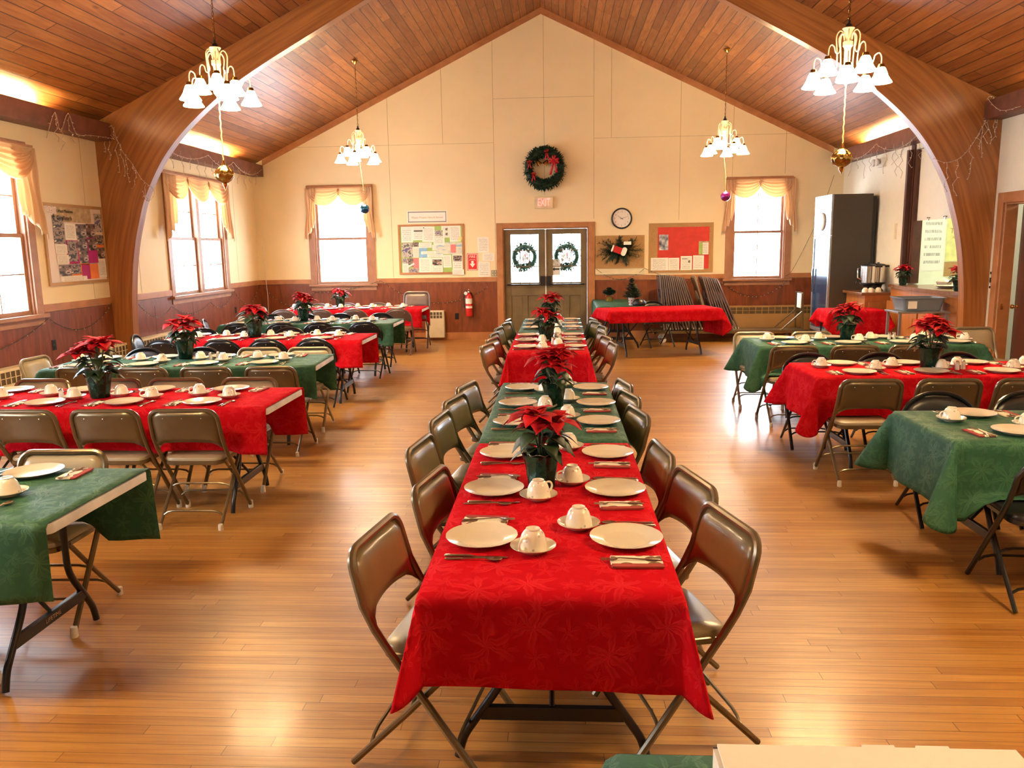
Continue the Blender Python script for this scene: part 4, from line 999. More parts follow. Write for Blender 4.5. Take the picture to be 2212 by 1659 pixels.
# ------------------------------------------------------------------ stacked folded chairs on a dolly
def folded(metal):
    def fn():
        t = thing('folded_chair', '', 'chair')
        # lies in the local x=0 plane, thin along x, height along z, width along y
        H, Wy = .98, .225
        pts = [(0, -Wy, .01), (0, -Wy, H-.07)]+[(0, -Wy+.07-.07*cos(rad(90*k/4)), H-.07+.07*sin(rad(90*k/4))) for k in range(5)]
        pts += [(0, -p[1], p[2]) for p in pts[::-1]]
        MB().tube(pts, .0125, 8).build('frame', metal, t)
        m = MB(); m.rings([[(x, y*k, .63+z*k) for y, z in rr_outline(.39, .40, .05, 3)] for x, k in ((-.006, .97), (-.001, 1), (.010, 1), (.016, .95))]); m.translate = None; m.build('seat', metal, t, loc=(0, 0, -.26))
        m = MB(); m.rings([[(x, y*k, .84+z*k) for y, z in rr_outline(.41, .22, .05, 3)] for x, k in ((-.010, .97), (-.006, 1), (.004, 1), (.010, .95))]); m.build('backrest', metal, t)
        for s in (-1, 1):
            lg = MB().tube([(.012, s*.195, .02), (.012, s*.195, .66)], .0105, 6).build('leg', metal, t)
            MB().lathe([(.015, 0), (.016, .03), (.012, .032)], 8, (.012, s*.195, .0)).build('foot_cap', 'white_cap', lg)
        return t
    return Proto(fn)
fA, fB = folded('lilac_metal'), folded('beige_metal')
def foldgroup(P_, n, x0, dx, lean0, lean1, y, desc, grp):
    for k in range(n):
        f = k/max(1, n-1); P_((x0+dx*k, y+.01*(k % 2), .23), (0, rad(-(lean0+(lean1-lean0)*f)), 0), '%s, %s from left' % (desc, ('first', 'second', 'third', 'fourth', 'fifth', 'sixth', 'seventh', 'eighth', 'ninth', 'tenth', 'eleventh', 'twelfth', 'thirteenth', 'fourteenth', 'fifteenth')[k]), grp)
foldgroup(fA, 14, 1.90, .052, 5, 20, 14.80, 'folded brown chair in the big leaning group on the dolly', 'folded chairs in the left group')
foldgroup(fB, 2, 2.70, .055, 15, 19, 14.80, 'folded beige chair in the pair between brown groups', 'pair of folded beige chairs')
foldgroup(fA, 8, 2.86, .052, 17, 24, 14.80, 'folded brown chair in the smaller right group on the dolly', 'folded chairs in the right group')
t = thing('chair_dolly', 'long steel chair dolly with upright end frame below the stacked chairs', 'cart', (0, 14.80, 0))
m = MB(); m.box(1.72, -.26, .165, 4.45, -.22, .215); m.box(1.72, .22, .165, 4.45, .26, .215); m.box(1.72, -.26, .165, 1.76, .26, .2); m.box(4.41, -.26, .165, 4.45, .26, .2); m.box(1.76, -.22, .20, 4.41, .22, .212); m.build('base_rails', 'taupe_metal', t, smooth=False)
for x in (1.9, 4.2):
    for y in (-.2, .2):
        m = MB(); m.lathe([(.045, -.015), (.05, -.01), (.05, .01), (.045, .015)], 14, (x, y, .05), M=Matrix.Rotation(rad(90), 4, 'X')); m.box(x-.02, y-.022, .05, x+.02, y-.017, .166); m.box(x-.02, y+.017, .05, x+.02, y+.022, .166); m.build('wheel', 'white_cap', t)
m = MB(); m.tube(smoothpath([(4.36, -.22, .2), (4.34, -.22, .80), (4.34, -.18, .86), (4.34, .18, .86), (4.34, .22, .80), (4.36, .22, .2)], 3), .014, 8); m.tube([(4.35, -.22, .55), (3.98, -.22, .21)], .012, 8); m.tube([(4.35, .22, .55), (3.98, .22, .21)], .012, 8); m.build('end_frame', 'taupe_metal', t)
tag(MB().box(4.30, 14.56, .60, 4.315, 14.80, .86).build('towel', 'paper_white', bevel=.004), 'white cloth hanging on the dolly end frame beside the cooler', 'towel')

# ================================================================== LIGHT FITTINGS
def mk_chandelier(drop):
    def fn():
        t = thing('chandelier', '', 'chandelier')
        # origin: underside of the lower shades is z=0 ; ceiling at z=drop
        m = MB(); m.lathe([(.055, drop-.01), (.06, drop-.02), (.035, drop-.055), (.008, drop-.065)], 20); m.build('ceiling_rose', 'gold_dark', t)
        m = MB(); z = .575; n = int((drop-.065-z)/.034)
        for k in range(n):
            zc = z+(k+.5)*.034
            pts = [Vector((.009*cos(a), 0, .020*sin(a))) for a in [2*PI*j/8 for j in range(8)]]
            if k % 2: pts = [Vector((0, p.x, p.z)) for p in pts]
            m.tube([p+Vector((0, 0, zc)) for p in pts], .0028, 5, closed=True)
        m.build('chain', 'gold_dark', t); MB().tube([(.004, 0, z), (.004, .003, drop-.06)], .002, 5).build('wire', 'black', t)
        m = MB(); m.lathe([(.004, .58), (.014, .565), (.012, .55), (.026, .535), (.028, .52), (.014, .515)], 16); m.build('top_knob', 'black', t)
        m = MB(); m.lathe([(.05, .51), (.052, .505), (.034, .48), (.026, .43), (.024, .41), (.024, .40), (.042, .395), (.042, .36), (.032, .35), (.026, .33), (.026, .20), (.034, .18), (.045, .15), (.04, .11), (.02, .085), (.012, .07), (.018, .055), (.008, .03), (.001, .02)], 20, mod=lambda a, z: 1+(.05*cos(8*a) if .2 < z < .33 else 0)); m.build('body', 'cream_metal', t)
        for tier, cnt, R, zs, ph in (('lower', 5, .285, .15, .35), ('upper', 3, .175, .255, .9)):
            for k in range(cnt):
                a = ph+2*PI*k/cnt; c, s = cos(a), sin(a)
                q = [(.030, .40), (.045, .47), (.075, .485), (.10, .44), (.092, .34), (.085, zs+.06), (.105, zs+.015), (R-.10, zs+.01), (R-.065, zs+.06), (R-.055, zs+.10), (R-.02, zs+.115), (R-.0, zs+.075), (R, zs+.01)]
                if tier == 'upper': q = [(.030, .41), (.040, .45), (.060, .46), (.082, .42), (.075, .36), (.070, .33), (.085, .30), (.110, .31), (.120, .35), (.145, .37), (.168, .345), (R, zs+.01)]
                ar = MB().tube(smoothpath([(r*c, r*s, z) for r, z in q], 3), .0055, 7).build('arm', 'cream_metal', t)
                MB().lathe([(.001, zs+.022), (.024, zs+.02), (.03, zs), (.030, zs-.01), (.001, zs-.012)], 14, (R*c, R*s, 0)).build('shade_cap', 'gold_dark', ar)
                m = MB(); H = .135; lz = zs-H
                m.lathe([(.030, zs-.008), (.038, zs-.02), (.050, zs-.05), (.058, zs-.075), (.072, zs-.10), (.092, lz+.006), (.093, lz), (.070, zs-.10), (.055, zs-.075), (.046, zs-.05), (.030, zs-.022), (.001, zs-.020)], 22, (R*c, R*s, 0), mod=lambda aa, zz: 1+.025*cos(10*aa)); sh = m.build('glass_shade', 'shade_glow', t); MB().lathe([(.001, lz+.022), (.018, lz+.03), (.026, lz+.048), (.020, lz+.066), (.012, lz+.085), (.001, lz+.09)], 12, (R*c, R*s, 0)).build('bulb', 'bulb_glow', sh)
        return t
    return Proto(fn)
CH = [(-3.106, 7.55, 3.075, 'bright chandelier in front of the left arch with gold ornament below'), (2.534, 7.55, 3.075, 'bright chandelier in front of the right arch with gold ornament below'),
      (-3.106, 12.85, 3.075, 'farther left chandelier above the left rows with blue ball below'), (2.534, 12.80, 3.075, 'farther right chandelier before the end wall with purple ball below'),
      (-3.106, 2.25, 3.075, 'unseen left chandelier added nearest the viewer to brighten the front tables'), (2.534, 2.25, 3.075, 'unseen right chandelier added nearest the viewer to brighten the front tables')]  # last pair is added out of view to keep the front tables bright
drop = ceil_z(-3.106)-3.075-.005
chand = mk_chandelier(drop)
for i, (x, y, z, lb) in enumerate(CH): chand((x, y, z), .3*i, lb, 'chandeliers in two lines down the hall')
def finial(x, y, z, lb):
    t = thing('hanging_ornament', lb, 'ornament', (x, y, z)); R = .088
    m = MB(); SG = 48; rows = []
    for k in range(17):
        f = k/16; zz = .105*(1-f)-.075*f; r = R*(sin(PI*f)**.75 if 0 < f < 1 else .02); r *= 1-.25*max(0, .35-f)
        rows.append([(r*(1+.07*sin(8*(2*PI*j/SG)+f*5))*cos(2*PI*j/SG), r*(1+.07*sin(8*(2*PI*j/SG)+f*5))*sin(2*PI*j/SG), zz) for j in range(SG)])
    m.rings(rows[::-1]); m.build('swirled_body', 'gold_dark', t)
    MB().lathe([(.001, -.135), (.006, -.115), (.020, -.090), (.026, -.072), (.012, -.066)], 14).build('tip', 'gold', t); MB().lathe([(.020, .098), (.014, .115), (.008, .14), (.001, .145)], 14).build('cap', 'gold', t)
    MB().tube([(.003*sin(k*1.7), .003*cos(k*1.7), .14+(3.11-z-.14)*k/24) for k in range(25)], .0055, 6).build('cord', 'cord_gold', t)
finial(-3.106, 7.55, 2.45, 'gold swirled finial ornament hanging under the front left chandelier'); finial(2.534, 7.55, 2.475, 'gold swirled finial ornament hanging under the front right chandelier')
def ball(x, y, z, mat, lb):
    t = thing('hanging_bauble', lb, 'ornament', (x, y, z))
    MB().lathe([(.001, -.075)]+[(.075*sin(PI*k/14), -.075*cos(PI*k/14)) for k in range(1, 14)]+[(.001, .075)], 24).build('ball', mat, t)
    MB().lathe([(.016, .070), (.016, .088), (.004, .092)], 12).build('cap', 'chrome', t); MB().tube([(0, 0, .09), (-.004, 0, .3), (-.045, 0, 3.12-z)], .003, 5).build('string', 'cord_gold', t)
ball(-3.106+.05, 12.85, 2.385, 'ball_blue', 'blue glass ball hanging before the left end-wall window'); ball(2.534+.04, 12.80, 2.47, 'ball_purple', 'glittery purple ball hanging left of the right end-wall window')

# ================================================================== CURTAINS
def valance(label, cx, cy, rz, w, n, zt=2.925, depth=.34, tail=1.0, tw=.20):
    t = thing('swag_valance', label, 'curtain', (cx, cy, 0), rz, 'peach swag valances over the windows')
    MB().box(-w/2, -.075, zt-.012, w/2, -.028, zt+.008).build('valance_board', 'trim_wood', t, smooth=False)
    ov = .06; sw = (w+ov*(n-1)*1.0-.04)/n
    for i in range(n):
        x0 = -w/2+.02+i*(sw-ov); m = MB(); NU, NV = 26, 34
        for a in range(NU+1):
            u = a/NU; e = (4*u*(1-u))
            for b in range(NV+1):
                v = b/NV; prof = e**.62; zz = zt-.02-(depth*v*(.12+.88*prof)) - (0 if v else 0)
                pin = (u-.5)*.10*sin(PI*min(1, v*1.2))*1.0
                y = -.070-.010*i-(.055*v*e+.014*(.3+e)*sin(v*5.5*2*PI+.5)*min(1, v*5)); m.v.append(Vector((x0+u*sw-pin*sw*.6, y, zz)))
        for a in range(NU):
            for b in range(NV): q = a*(NV+1)+b; m.face([q, q+1, q+NV+2, q+NV+1])
        m.build('swag', 'curtain', t, solid=.0015)
    for s in (-1, 1):
        m = MB(); NU, NV = 40, 14; wt = .21
        for a in range(NU+1):
            u = a/NU; x = s*(w/2+.015-u*tw); ln = tail*(1-.32*u)-.03*sin(u*6*PI)
            for b in range(NV+1):
                v = b/NV; y = -.085-.020*sin(u*4*2*PI)*(.4+.6*v)-.012*v; m.v.append(Vector((x+s*(.05*v*v)+s*.01*sin(9*v+u*4), y, zt-.02-ln*v)))
        for a in range(NU):
            for b in range(NV): q = a*(NV+1)+b; m.face([q, q+1, q+NV+2, q+NV+1])
        m.build('tail', 'curtain', t, solid=.0015)
valance('peach swag valance over the left window of the end wall', -4.125, YB, 0, 1.24, 2)
valance('peach swag valance over the right window of the end wall', 3.70, YB, 0, 1.24, 2)
valance('peach three-swag valance over the left-wall window beyond the arch', XL, 12.80, rad(90), 2.32, 3, 2.91, .36, .98, .40)
valance('peach swag valance over the left-wall window before the arch', XL, 7.58, rad(90), 2.32, 3, 2.915, .36, .98, .40)
valance('peach swag valance over the left-wall window nearest the viewer', XL, 2.4, rad(90), 2.28, 3, 2.915, .36, .98, .40)

# ================================================================== BOARDS, PAPERS, SIGNS ON THE END WALL
def board(label, x0, z0, x1, z1, face, frame, fw=.035, wall='back', group=None):
    t = thing('notice_board', label, 'notice board', group=group); d = .022
    def B(m, a, b, c, e, y0, y1):
        if wall == 'back': m.box(a, YB-y1, b, c, YB-y0, e)
        else: m.box(XL+y0, a, b, XL+y1, c, e)
    m = MB(); B(m, x0+fw*.5, z0+fw*.5, x1-fw*.5, z1-fw*.5, 0, .012); m.build('board_surface', face, t, smooth=False)
    m = MB(); B(m, x0, z0, x0+fw, z1, 0, d); B(m, x1-fw, z0, x1, z1, 0, d); B(m, x0+fw, z0, x1-fw, z0+fw, 0, d); B(m, x0+fw, z1-fw, x1-fw, z1, 0, d); m.build('board_frame', frame, t, smooth=False)
    return t
LAY = [0]
def sheet(name, label, cat, x0, z0, x1, z1, mat, off=.014, wall='back', group=None, rot=0, parent=None, th=.0012):
    """a pinned sheet; (x0,z0) lower left, (x1,z1) upper right as seen by the viewer"""
    w, h = x1-x0, z1-z0; m = MB(); c, s = cos(rad(rot)), sin(rad(rot))
    P = lambda a, b, y: (a*c-b*s, y, a*s+b*c)
    f = [P(-w/2, -h/2, -th), P(w/2, -h/2, -th), P(w/2, h/2, -th), P(-w/2, h/2, -th)]
    m.quad(f, 0, [(0, 0), (1, 0), (1, 1), (0, 1)])
    b = [P(-w/2, -h/2, 0), P(w/2, -h/2, 0), P(w/2, h/2, 0), P(-w/2, h/2, 0)]; n = len(m.v); m.quad(b[::-1], 0, [(0, 0)]*4)
    for i in range(4): j = (i+1) % 4; m.face([j, i, 4+3-i, 4+3-j], 0, [(0, 0)]*4)
    cx, cz = (x0+x1)/2, (z0+z1)/2
    o = m.build(name, mat, parent, smooth=False)
    if wall == 'back': o.location = (cx, YB-off, cz)
    elif wall == 'left': o.location = (XL+off, cx, cz); o.rotation_euler = (0, 0, rad(90))
    elif wall == 'right': o.location = (XR-off, cx, cz); o.rotation_euler = (0, 0, rad(-90))
    if label: tag(o, label, cat, group)
    return o
# green mission board
BX0, BX1, BZ0, BZ1 = -3.03, -1.775, 1.265, 2.20
board('cork-edged board with green backing full of papers, left of the doors', BX0, BZ0, BX1, BZ1, 'paper_green', 'trim_wood')
BB = lambda px, pz: (BX0+(px-100)/(1460-100)*(BX1-BX0), BZ1-(pz-325)/(1360-325)*(BZ1-BZ0))
G3 = 'papers pinned on the green board'
specs = [(165, 370, 405, 690, 'print_few', 'large white text sheet, top left corner'), (405, 365, 640, 650, 'print_few', 'white flyer with bold black heading, top row'), (605, 370, 855, 690, 'print_text', 'white letter with small dark logo, top row centre'),
 (830, 450, 1060, 755, 'print_few', 'white sheet below the top green gap'), (1000, 360, 1160, 605, 'print_few', 'white strip with two dark photos, top row'), (1165, 355, 1395, 695, 'print_text', 'white centred-text sheet, top right corner'),
 (170, 700, 395, 1005, 'photo_c', 'brown banded leaflet, left middle'), (400, 690, 520, 785, 'photo_b', 'small portrait photo, left middle'), (395, 785, 520, 1010, 'print_pink', 'narrow cream sheet below the portrait photo'),
 (520, 700, 790, 810, 'print_few', 'pale yellow card, middle row'), (525, 810, 690, 1010, 'paper_blue', 'plain blue paper, middle row'), (565, 880, 880, 940, 'print_few', 'white caption strip across the blue paper'), (800, 750, 1040, 865, 'print_few', 'small white card, board centre'),
 (885, 705, 1415, 950, 'map_art', 'blue and tan world map'), (1180, 750, 1290, 920, 'paper_pink', 'red picture on the world map'), (690, 945, 1020, 1010, 'print_few', 'white strip below the map'),
 (165, 1020, 285, 1130, 'photo_c', 'small group photo, lower left'), (285, 1020, 395, 1200, 'photo_b', 'brown photo, lower left'), (395, 1020, 510, 1235, 'paper_pink', 'dusty red paper, lower left'), (170, 1130, 290, 1330, 'print_few', 'white slip, bottom left corner'), (295, 1235, 520, 1335, 'photo_c', 'clip art strip along the bottom left'),
 (515, 1015, 765, 1335, 'print_text', 'white letter, bottom row'), (770, 1020, 1010, 1340, 'print_few', 'white sheet holding a black picture, bottom row'), (1020, 965, 1190, 1225, 'print_text', 'blue-edged sheet, lower right'), (1210, 955, 1420, 1280, 'print_few', 'white page with landscape photo, lower right'), (1205, 1270, 1445, 1380, 'print_few', 'white slip overlapping the lower right frame')]
for i, (a, b, c, d, mt, lb) in enumerate(specs):
    x0, z1 = BB(a, b); x1, z0 = BB(c, d)
    o = sheet('pinned_paper', lb+' of the green board', 'paper', x0, z0, x1, z1, mt, .0135+.0016*(i % 4)+(.010 if i == 25 else 0), group=G3, rot=(0, 0, -2, 0, 0, 1)[i % 6])
    if 'two dark photos' in lb:
        for zz in (.045, -.045): sheet('printed_photo', None, None, .01, zz-.022, .055, zz+.022, 'photo_a', 0, 'x', parent=o).location = (.025, -.0015, zz)
    for key, mt2, (fx, fz, fw, fh) in (('top green gap', 'photo_c', (0, .3, .7, .4)), ('black picture', 'photo_a', (0, .2, .8, .38)), ('landscape photo', 'photo_b', (0, .25, .85, .36)), ('bold black', 'ink', (0, .17, .8, .09)), ('dark logo', 'ink', (-.38, .42, .08, .06))):
        if key in lb: w, h = x1-x0, z1-z0; q = sheet('printed_photo', None, None, -fw*w/2, -fh*h/2, fw*w/2, fh*h/2, mt2, 0, 'x', parent=o); q.location = (fx*w, -.0016, fz*h)
x0, z1 = BB(265, 1150); x1, z0 = BB(425, 1190); sheet('pinned_paper', 'tilted white strip over the brown photo of the green board', 'paper', x0, z0, x1, z1, 'print_few', .0215, rot=28, group=G3)
x0, z1 = BB(1345, 590); x1, z0 = BB(1410, 690); sheet('pinned_paper', 'small tilted yellow and black card, upper right of the green board', 'paper', x0, z0, x1, z1, 'paper_yellow', .0215, rot=-20, group=G3)
# title sign
t = thing('title_sign', 'white sign reading Mission Projects Here & Abroad, above the green board', 'sign', (-2.465, YB, 2.338))
MB().box(-.385, -.004, -.11, .385, 0, .115).build('sign_card', 'paper_white', t, smooth=False)
m = MB()
for k in range(40):
    x = -.355+.71*k/39
    for z in (-.09, .09): m.box(x-.0085, -.0052, z-.008, x+.0035, -.004, z+.008)
for z in (-.0935, .0935): m.box(-.36, -.0050, z-.0025, .36, -.004, z+.0025)
for k in range(9):
    for x in (-.355, .355): m.box(x-.008, -.0052, -.08+.02*k-.007, x+.008, -.004, -.08+.02*k+.005)
m.build('dotted_border', 'ink', t, smooth=False); text('lettering', 'Mission Projects Here & Abroad', .052, 'hearth_tan', (0, -.0045, -.012), RB, t, .0006, sx=.87)
# sheets next to the door
sheet('wall_notice', 'white printed notice taped highest beside the door frame', 'paper', -1.52, 1.655, -1.305, 1.945, 'print_text', .003)
sheet('wall_notice', 'small cream notice between two larger ones beside the door frame', 'paper', -1.43, 1.50, -1.21, 1.645, 'print_few', .003); 
o = sheet('wall_notice', 'white large-print notice just above the rail beside the door frame', 'paper', -1.515, 1.20, -1.29, 1.485, 'print_few', .003)
t = thing('fire_sign', 'red FIRE sign with white down arrow and striped border', 'sign', (-1.625, YB, 1.485))
MB().box(-.115, -.003, -.165, .115, 0, .165).build('sign_card', 'paper_white', t, smooth=False)
m = MB()
for k in range(13):
    z = -.165+k*.0254
    for s in (-1, 1): m.quad([(s*.1-.014, -.0034, z), (s*.1+.014, -.0034, z+.014), (s*.1+.014, -.0034, min(.165, z+.027)), (s*.1-.014, -.0034, z+.013)])
for k in range(8):
    x = -.085+k*.0225
    for z0_, z1_ in ((-.165, -.137), (.137, .165)): m.quad([(x-.008, -.0034, z0_), (x+.004, -.0034, z0_), (x+.018, -.0034, z1_), (x+.006, -.0034, z1_)])
m.build('striped_border', 'fire_red', t, smooth=False); MB().box(-.082, -.0045, -.135, .082, -.003, .135).build('red_field', 'fire_red', t, smooth=False)
text('lettering', 'FIRE', .066, 'paper_white', (0, -.0047, .095), RB, t, .0006)
m = MB(); m.quad([(-.022, -.0055, .02), (-.022, -.0055, -.035), (-.052, -.0055, -.035), (0, -.0055, -.105), (.052, -.0055, -.035), (.022, -.0055, -.035), (.022, -.0055, .02)][::1]); m.tube([(-.06, -.0055, .03), (-.03, -.0055, .045), (.03, -.0055, .045), (.06, -.0055, .03)], .004, 5); m.build('arrow', 'paper_white', t, smooth=False)
t = thing('switch_plate', 'grey-green four-switch plate left of the door frame', 'switch', (-1.215, YB, 1.265))
MB().box(-.055, -.006, -.06, .055, 0, .06).build('plate', 'switch_plate', t, smooth=False, bevel=.002)
for x in (-.025, .025):
    for z in (-.028, .028): MB().box(x-.006, -.014, z-.012, x+.006, -.006, z+.012).build('toggle', 'plastic_white', t, smooth=False)
# exit sign
t = thing('exit_sign', 'lit red EXIT sign above the entrance doors', 'sign', (-.258, YB, 2.558))
MB().box(-.175, -.055, -.105, .165, 0, .105).build('housing', 'cream_metal', t, smooth=False, bevel=.004); text('lettering', 'EXIT', .20, 'exit_glow', (0, -.0555, -.0), RB, t, .001, sx=.58)
# clock
t = thing('wall_clock', 'round black-rimmed wall clock right of the entrance doors', 'clock', (1.188, YB, 2.245))
Mc = Matrix.Rotation(rad(90), 4, 'X')
MB().lathe([(.19, 0), (.195, .02), (.19, .04), (.175, .045), (.168, .03), (.165, .02)], 40, M=Mc, cap=(False, False)).build('rim', 'black', t); MB().lathe([(.001, .018), (.168, .018), (.168, .02), (.001, .0205)], 40, M=Mc).build('face', 'paper_white', t)
for h in range(1, 13): a = rad(90-30*h); text('numeral', str(h), .04, 'grey_ink', (.128*cos(a), -.0215, .128*sin(a)), RB, t, .0004)
for L_, an, wd, nm in ((.095, 146, .005, 'hour_hand'), (.14, 17, .0035, 'minute_hand')):
    c, s = cos(rad(an)), sin(rad(an)); m = MB(); m.quad([(-.03*c-wd*s, -.0245, -.03*s+wd*c), (-.03*c+wd*s, -.0245, -.03*s-wd*c), (L_*c+wd*.3*s, -.0245, L_*s-wd*.3*c), (L_*c-wd*.3*s, -.0245, L_*s+wd*.3*c)]); m.build(nm, 'ink', t, smooth=False, solid=.001)
# wreath
def wreath(t, R, r, n, seed, mat='fir', M=None, ln=.075):
    rg = random.Random(seed); m = MB()
    ring = [(R*cos(2*PI*k/36), 0, R*sin(2*PI*k/36)) for k in range(36)]; m.tube(ring, r*.62, 8, closed=True)
    for k in range(n):
        a = rg.uniform(0, 6.28); b = rg.uniform(0, 6.28); c = Vector((cos(a)*(R+r*cos(b)*.6), -abs(sin(b))*r*.7, sin(a)*(R+r*cos(b)*.6)))
        d = Vector((cos(a)*cos(b)-.5*sin(a)*rg.uniform(-1, 1.4), -abs(sin(b))*.9-.1, sin(a)*cos(b)+.5*cos(a)*rg.uniform(-1, 1.4))); leafmesh(m, c, d, rg.uniform(.6, 1.1)*ln, .016*ln/.075, .1, .002)
    return m.build('wreath_needles', mat, t)
def bow(t, x, y, z, s, mat='ribbon', tails=True, rot=0):
    m = MB()
    for a0 in (20, 75, 160, 105, -15, 195):
        a = rad(a0+rot); d = (cos(a), -.25, sin(a)); L_ = s*.5
        pts = [Vector((0, 0, 0)), Vector((d[0]*L_*.6, -.3*L_, d[2]*L_*.6+.1*L_)), Vector((d[0]*L_, -.15*L_, d[2]*L_)), Vector((d[0]*L_*.6, .05*L_, d[2]*L_*.6-.25*L_)), Vector((0, 0, -.05*L_))]
        for p, q in zip(pts, pts[1:]): w = Vector((-sin(a)*.0, .22*L_, 0)); n = Vector((-d[2], 0, d[0]))*.16*s; m.quad([p-n*.5+w*0, p+n*.5, q+n*.5, q-n*.5])
    if tails:
        for dx, L_ in ((-.35, 1.25), (.25, 1.05)): m.quad([(-.07*s, -.02, 0), (.07*s, -.02, 0), (dx*s*1.0+.11*s, -.03, -L_*s), (dx*s*1.0-.11*s, -.03, -L_*s)])
    m.v = [v+Vector((x, y, z)) for v in m.v]; return m.build('bow', mat, t, solid=.003)
t = thing('christmas_wreath', 'large dark green wreath with red bows and gold bells high on the end wall', 'wreath', (-.24, YB-.085, 3.175))
wreath(t, .30, .105, 900, 3); bow(t, .175, -.10, .12, .20); bow(t, -.27, -.09, .10, .10); bow(t, -.20, -.09, -.12, .10, rot=40); bow(t, .05, -.09, .28, .11, rot=70)
for s in (-1, 1):
    M = Matrix.Translation((-.04+s*.07, -.03, .10)) @ Matrix.Rotation(rad(s*38), 4, 'Y')
    m = MB(); m.lathe([(.055, -.05), (.050, -.035), (.038, .0), (.030, .03), (.015, .05), (.001, .055)], 16, M=M); m.build('gold_bell', 'gold', t)
m = MB()
for k in range(9): a = 3.4+k*.62; m.lathe([(.001, -.008), (.008, 0), (.001, .008)], 8, (.31*cos(a), -.085, .31*sin(a)))
m.build('silver_berries', 'chrome', t)
for i, x in enumerate((-.64, .16)):
    t = thing('door_wreath', ('green wreath with white flowers hung on the left door glass', 'green wreath with white bow hung on the right door glass')[i], 'wreath', (x, YB+.15, 1.56))
    wreath(t, .20, .065, 420, 8+i, 'fir_light', ln=.07); m = MB(); rg = random.Random(i)
    for k in range(16): a = rg.uniform(0, 6.28); leafmesh(m, (rg.uniform(-.08, .08), .0, rg.uniform(-.08, .06)), (cos(a), -.3, sin(a)), .09, .03, 0, .004)
    m.build('white_flowers', 'paper_white', t, solid=.002); MB().tube([(.02, -.04, .10), (.015, -.04, 0), (.02, -.04, -.10)], .008, 6).build('ribbon', 'ribbon', t)
t = thing('door_notice', 'white notice with black left arrow taped on the right door glass', 'sign', (-.045, YB+.066, 1.36))
MB().box(-.085, -.002, -.15, .085, 0, .15).build('sheet', 'paper_white', t, smooth=False)
m = MB(); m.quad([(-.07, -.0035, -.035), (-.02, -.0035, -.07), (-.02, -.0035, -.05), (.07, -.0035, -.05), (.07, -.0035, -.02), (-.02, -.0035, -.02), (-.02, -.0035, 0)]); m.build('arrow', 'ink', t, smooth=False, solid=.001)
text('lettering', 'Please Use\nDoor to\nright', .026, 'ink', (0, -.0025, .075), RB, t, .0004)
# cork board with evergreen spray
board('tan cork board behind the evergreen spray right of the doors', .70, 1.325, 1.615, 1.935, 'cork', 'hearth_tan')
t = thing('evergreen_spray', 'evergreen spray with red and cream felt ornament pinned on the cork board', 'wreath', (1.13, YB-.03, 1.66))
m = MB(); rg = random.Random(4)
for k in range(60):
    a = rg.uniform(0, 6.28); L_ = rg.uniform(.12, .36)*(1+.25*abs(cos(a))); d = Vector((cos(a), -.12, sin(a)*.75)); m.tube([(0, -.01, 0), tuple(d*L_)], .003, 4)
    for q in range(26):
        f = rg.uniform(.2, 1); b = a+rg.choice((-1, 1))*rg.uniform(.4, .9); leafmesh(m, tuple(d*L_*f), (cos(b), rg.uniform(-.5, .1), sin(b)*.9), rg.uniform(.04, .075), .0075, 0, .001)
m.build('branches', 'fir', t)
Mr = Matrix.Rotation(rad(20), 4, 'Y'); m = MB(); m.rings([[Mr @ Vector((x, y, z)) for x, z in rr_outline(.20, .12, .03, 3)] for y in (-.085, -.07)]); m.build('red_felt', 'sock_red', t, smooth=False)
m = MB(); m.rings([[Mr @ Vector((x+.10, y, z+.01)) for x, z in rr_outline(.09, .16, .04, 3)] for y in (-.092, -.08)]); m.rings([[Mr @ Vector((x-.12, y, z)) for x, z in rr_outline(.03, .13, .014, 3)] for y in (-.09, -.08)]); m.box(.09, -.075, .10, .23, -.07, .16); m.build('cream_trim', 'paper_white', t, smooth=False)
# cream ledge under it
tag(MB().box(.70, YB-.05, 1.215, 1.615, YB, 1.24).box(.70, YB-.03, 1.24, 1.615, YB, 1.32).build('wall_ledge', 'heater_cream', smooth=False), 'narrow cream ledge below the cork board with evergreen spray', 'ledge')
# red board
board('cork board with red paper backing, left of the right window', 1.695, 1.235, 2.885, 2.145, 'cork', 'hearth_tan', .04)
o = sheet('red_backing', 'crumpled red backing paper on the cork board', 'paper', 1.86, 1.30, 2.81, 2.07, 'red_paper', .0135)
G4 = 'papers pinned on the red board'
for a, b, c, d, mt, lb in ((1.885, 1.65, 2.055, 1.935, 'snow_card', 'poster with snowy village scene, upper left'), (2.62, 1.56, 2.80, 1.80, 'print_few', 'pale green and cream brochure, right side'), (1.735, 1.25, 2.06, 1.51, 'print_text', 'wide white grid sheet, lower left corner'), (2.065, 1.25, 2.265, 1.505, 'print_text', 'cream text sheet next to the wide grid sheet'), (2.29, 1.275, 2.50, 1.535, 'print_few', 'white curled sheet with small logo, bottom middle'), (2.52, 1.28, 2.72, 1.545, 'print_text', 'white letter, lower right')):
    o = sheet('pinned_paper', lb+' of the red board', 'paper', a, b, c, d, mt, .0165 if mt != 'snow_card' else .018, group=G4)
    if 'brochure' in lb: sheet('green_panel', None, None, -.09, -.12, -.02, .12, 'paper_green', 0, 'x', parent=o).location = (-.055, -.0016, 0); MB().box(-.09, -.004, .10, .09, -.002, .125).build('dark_fold', 'paper_tan', o, smooth=False)
    if 'logo' in lb: sheet('printed_logo', None, None, -.02, -.02, .02, .02, 'photo_a', 0, 'x', parent=o).location = (.055, -.0016, .03); MB().box(-.08, -.0025, .075, .02, -.0015, .085).build('heading', 'ink', o, smooth=False)
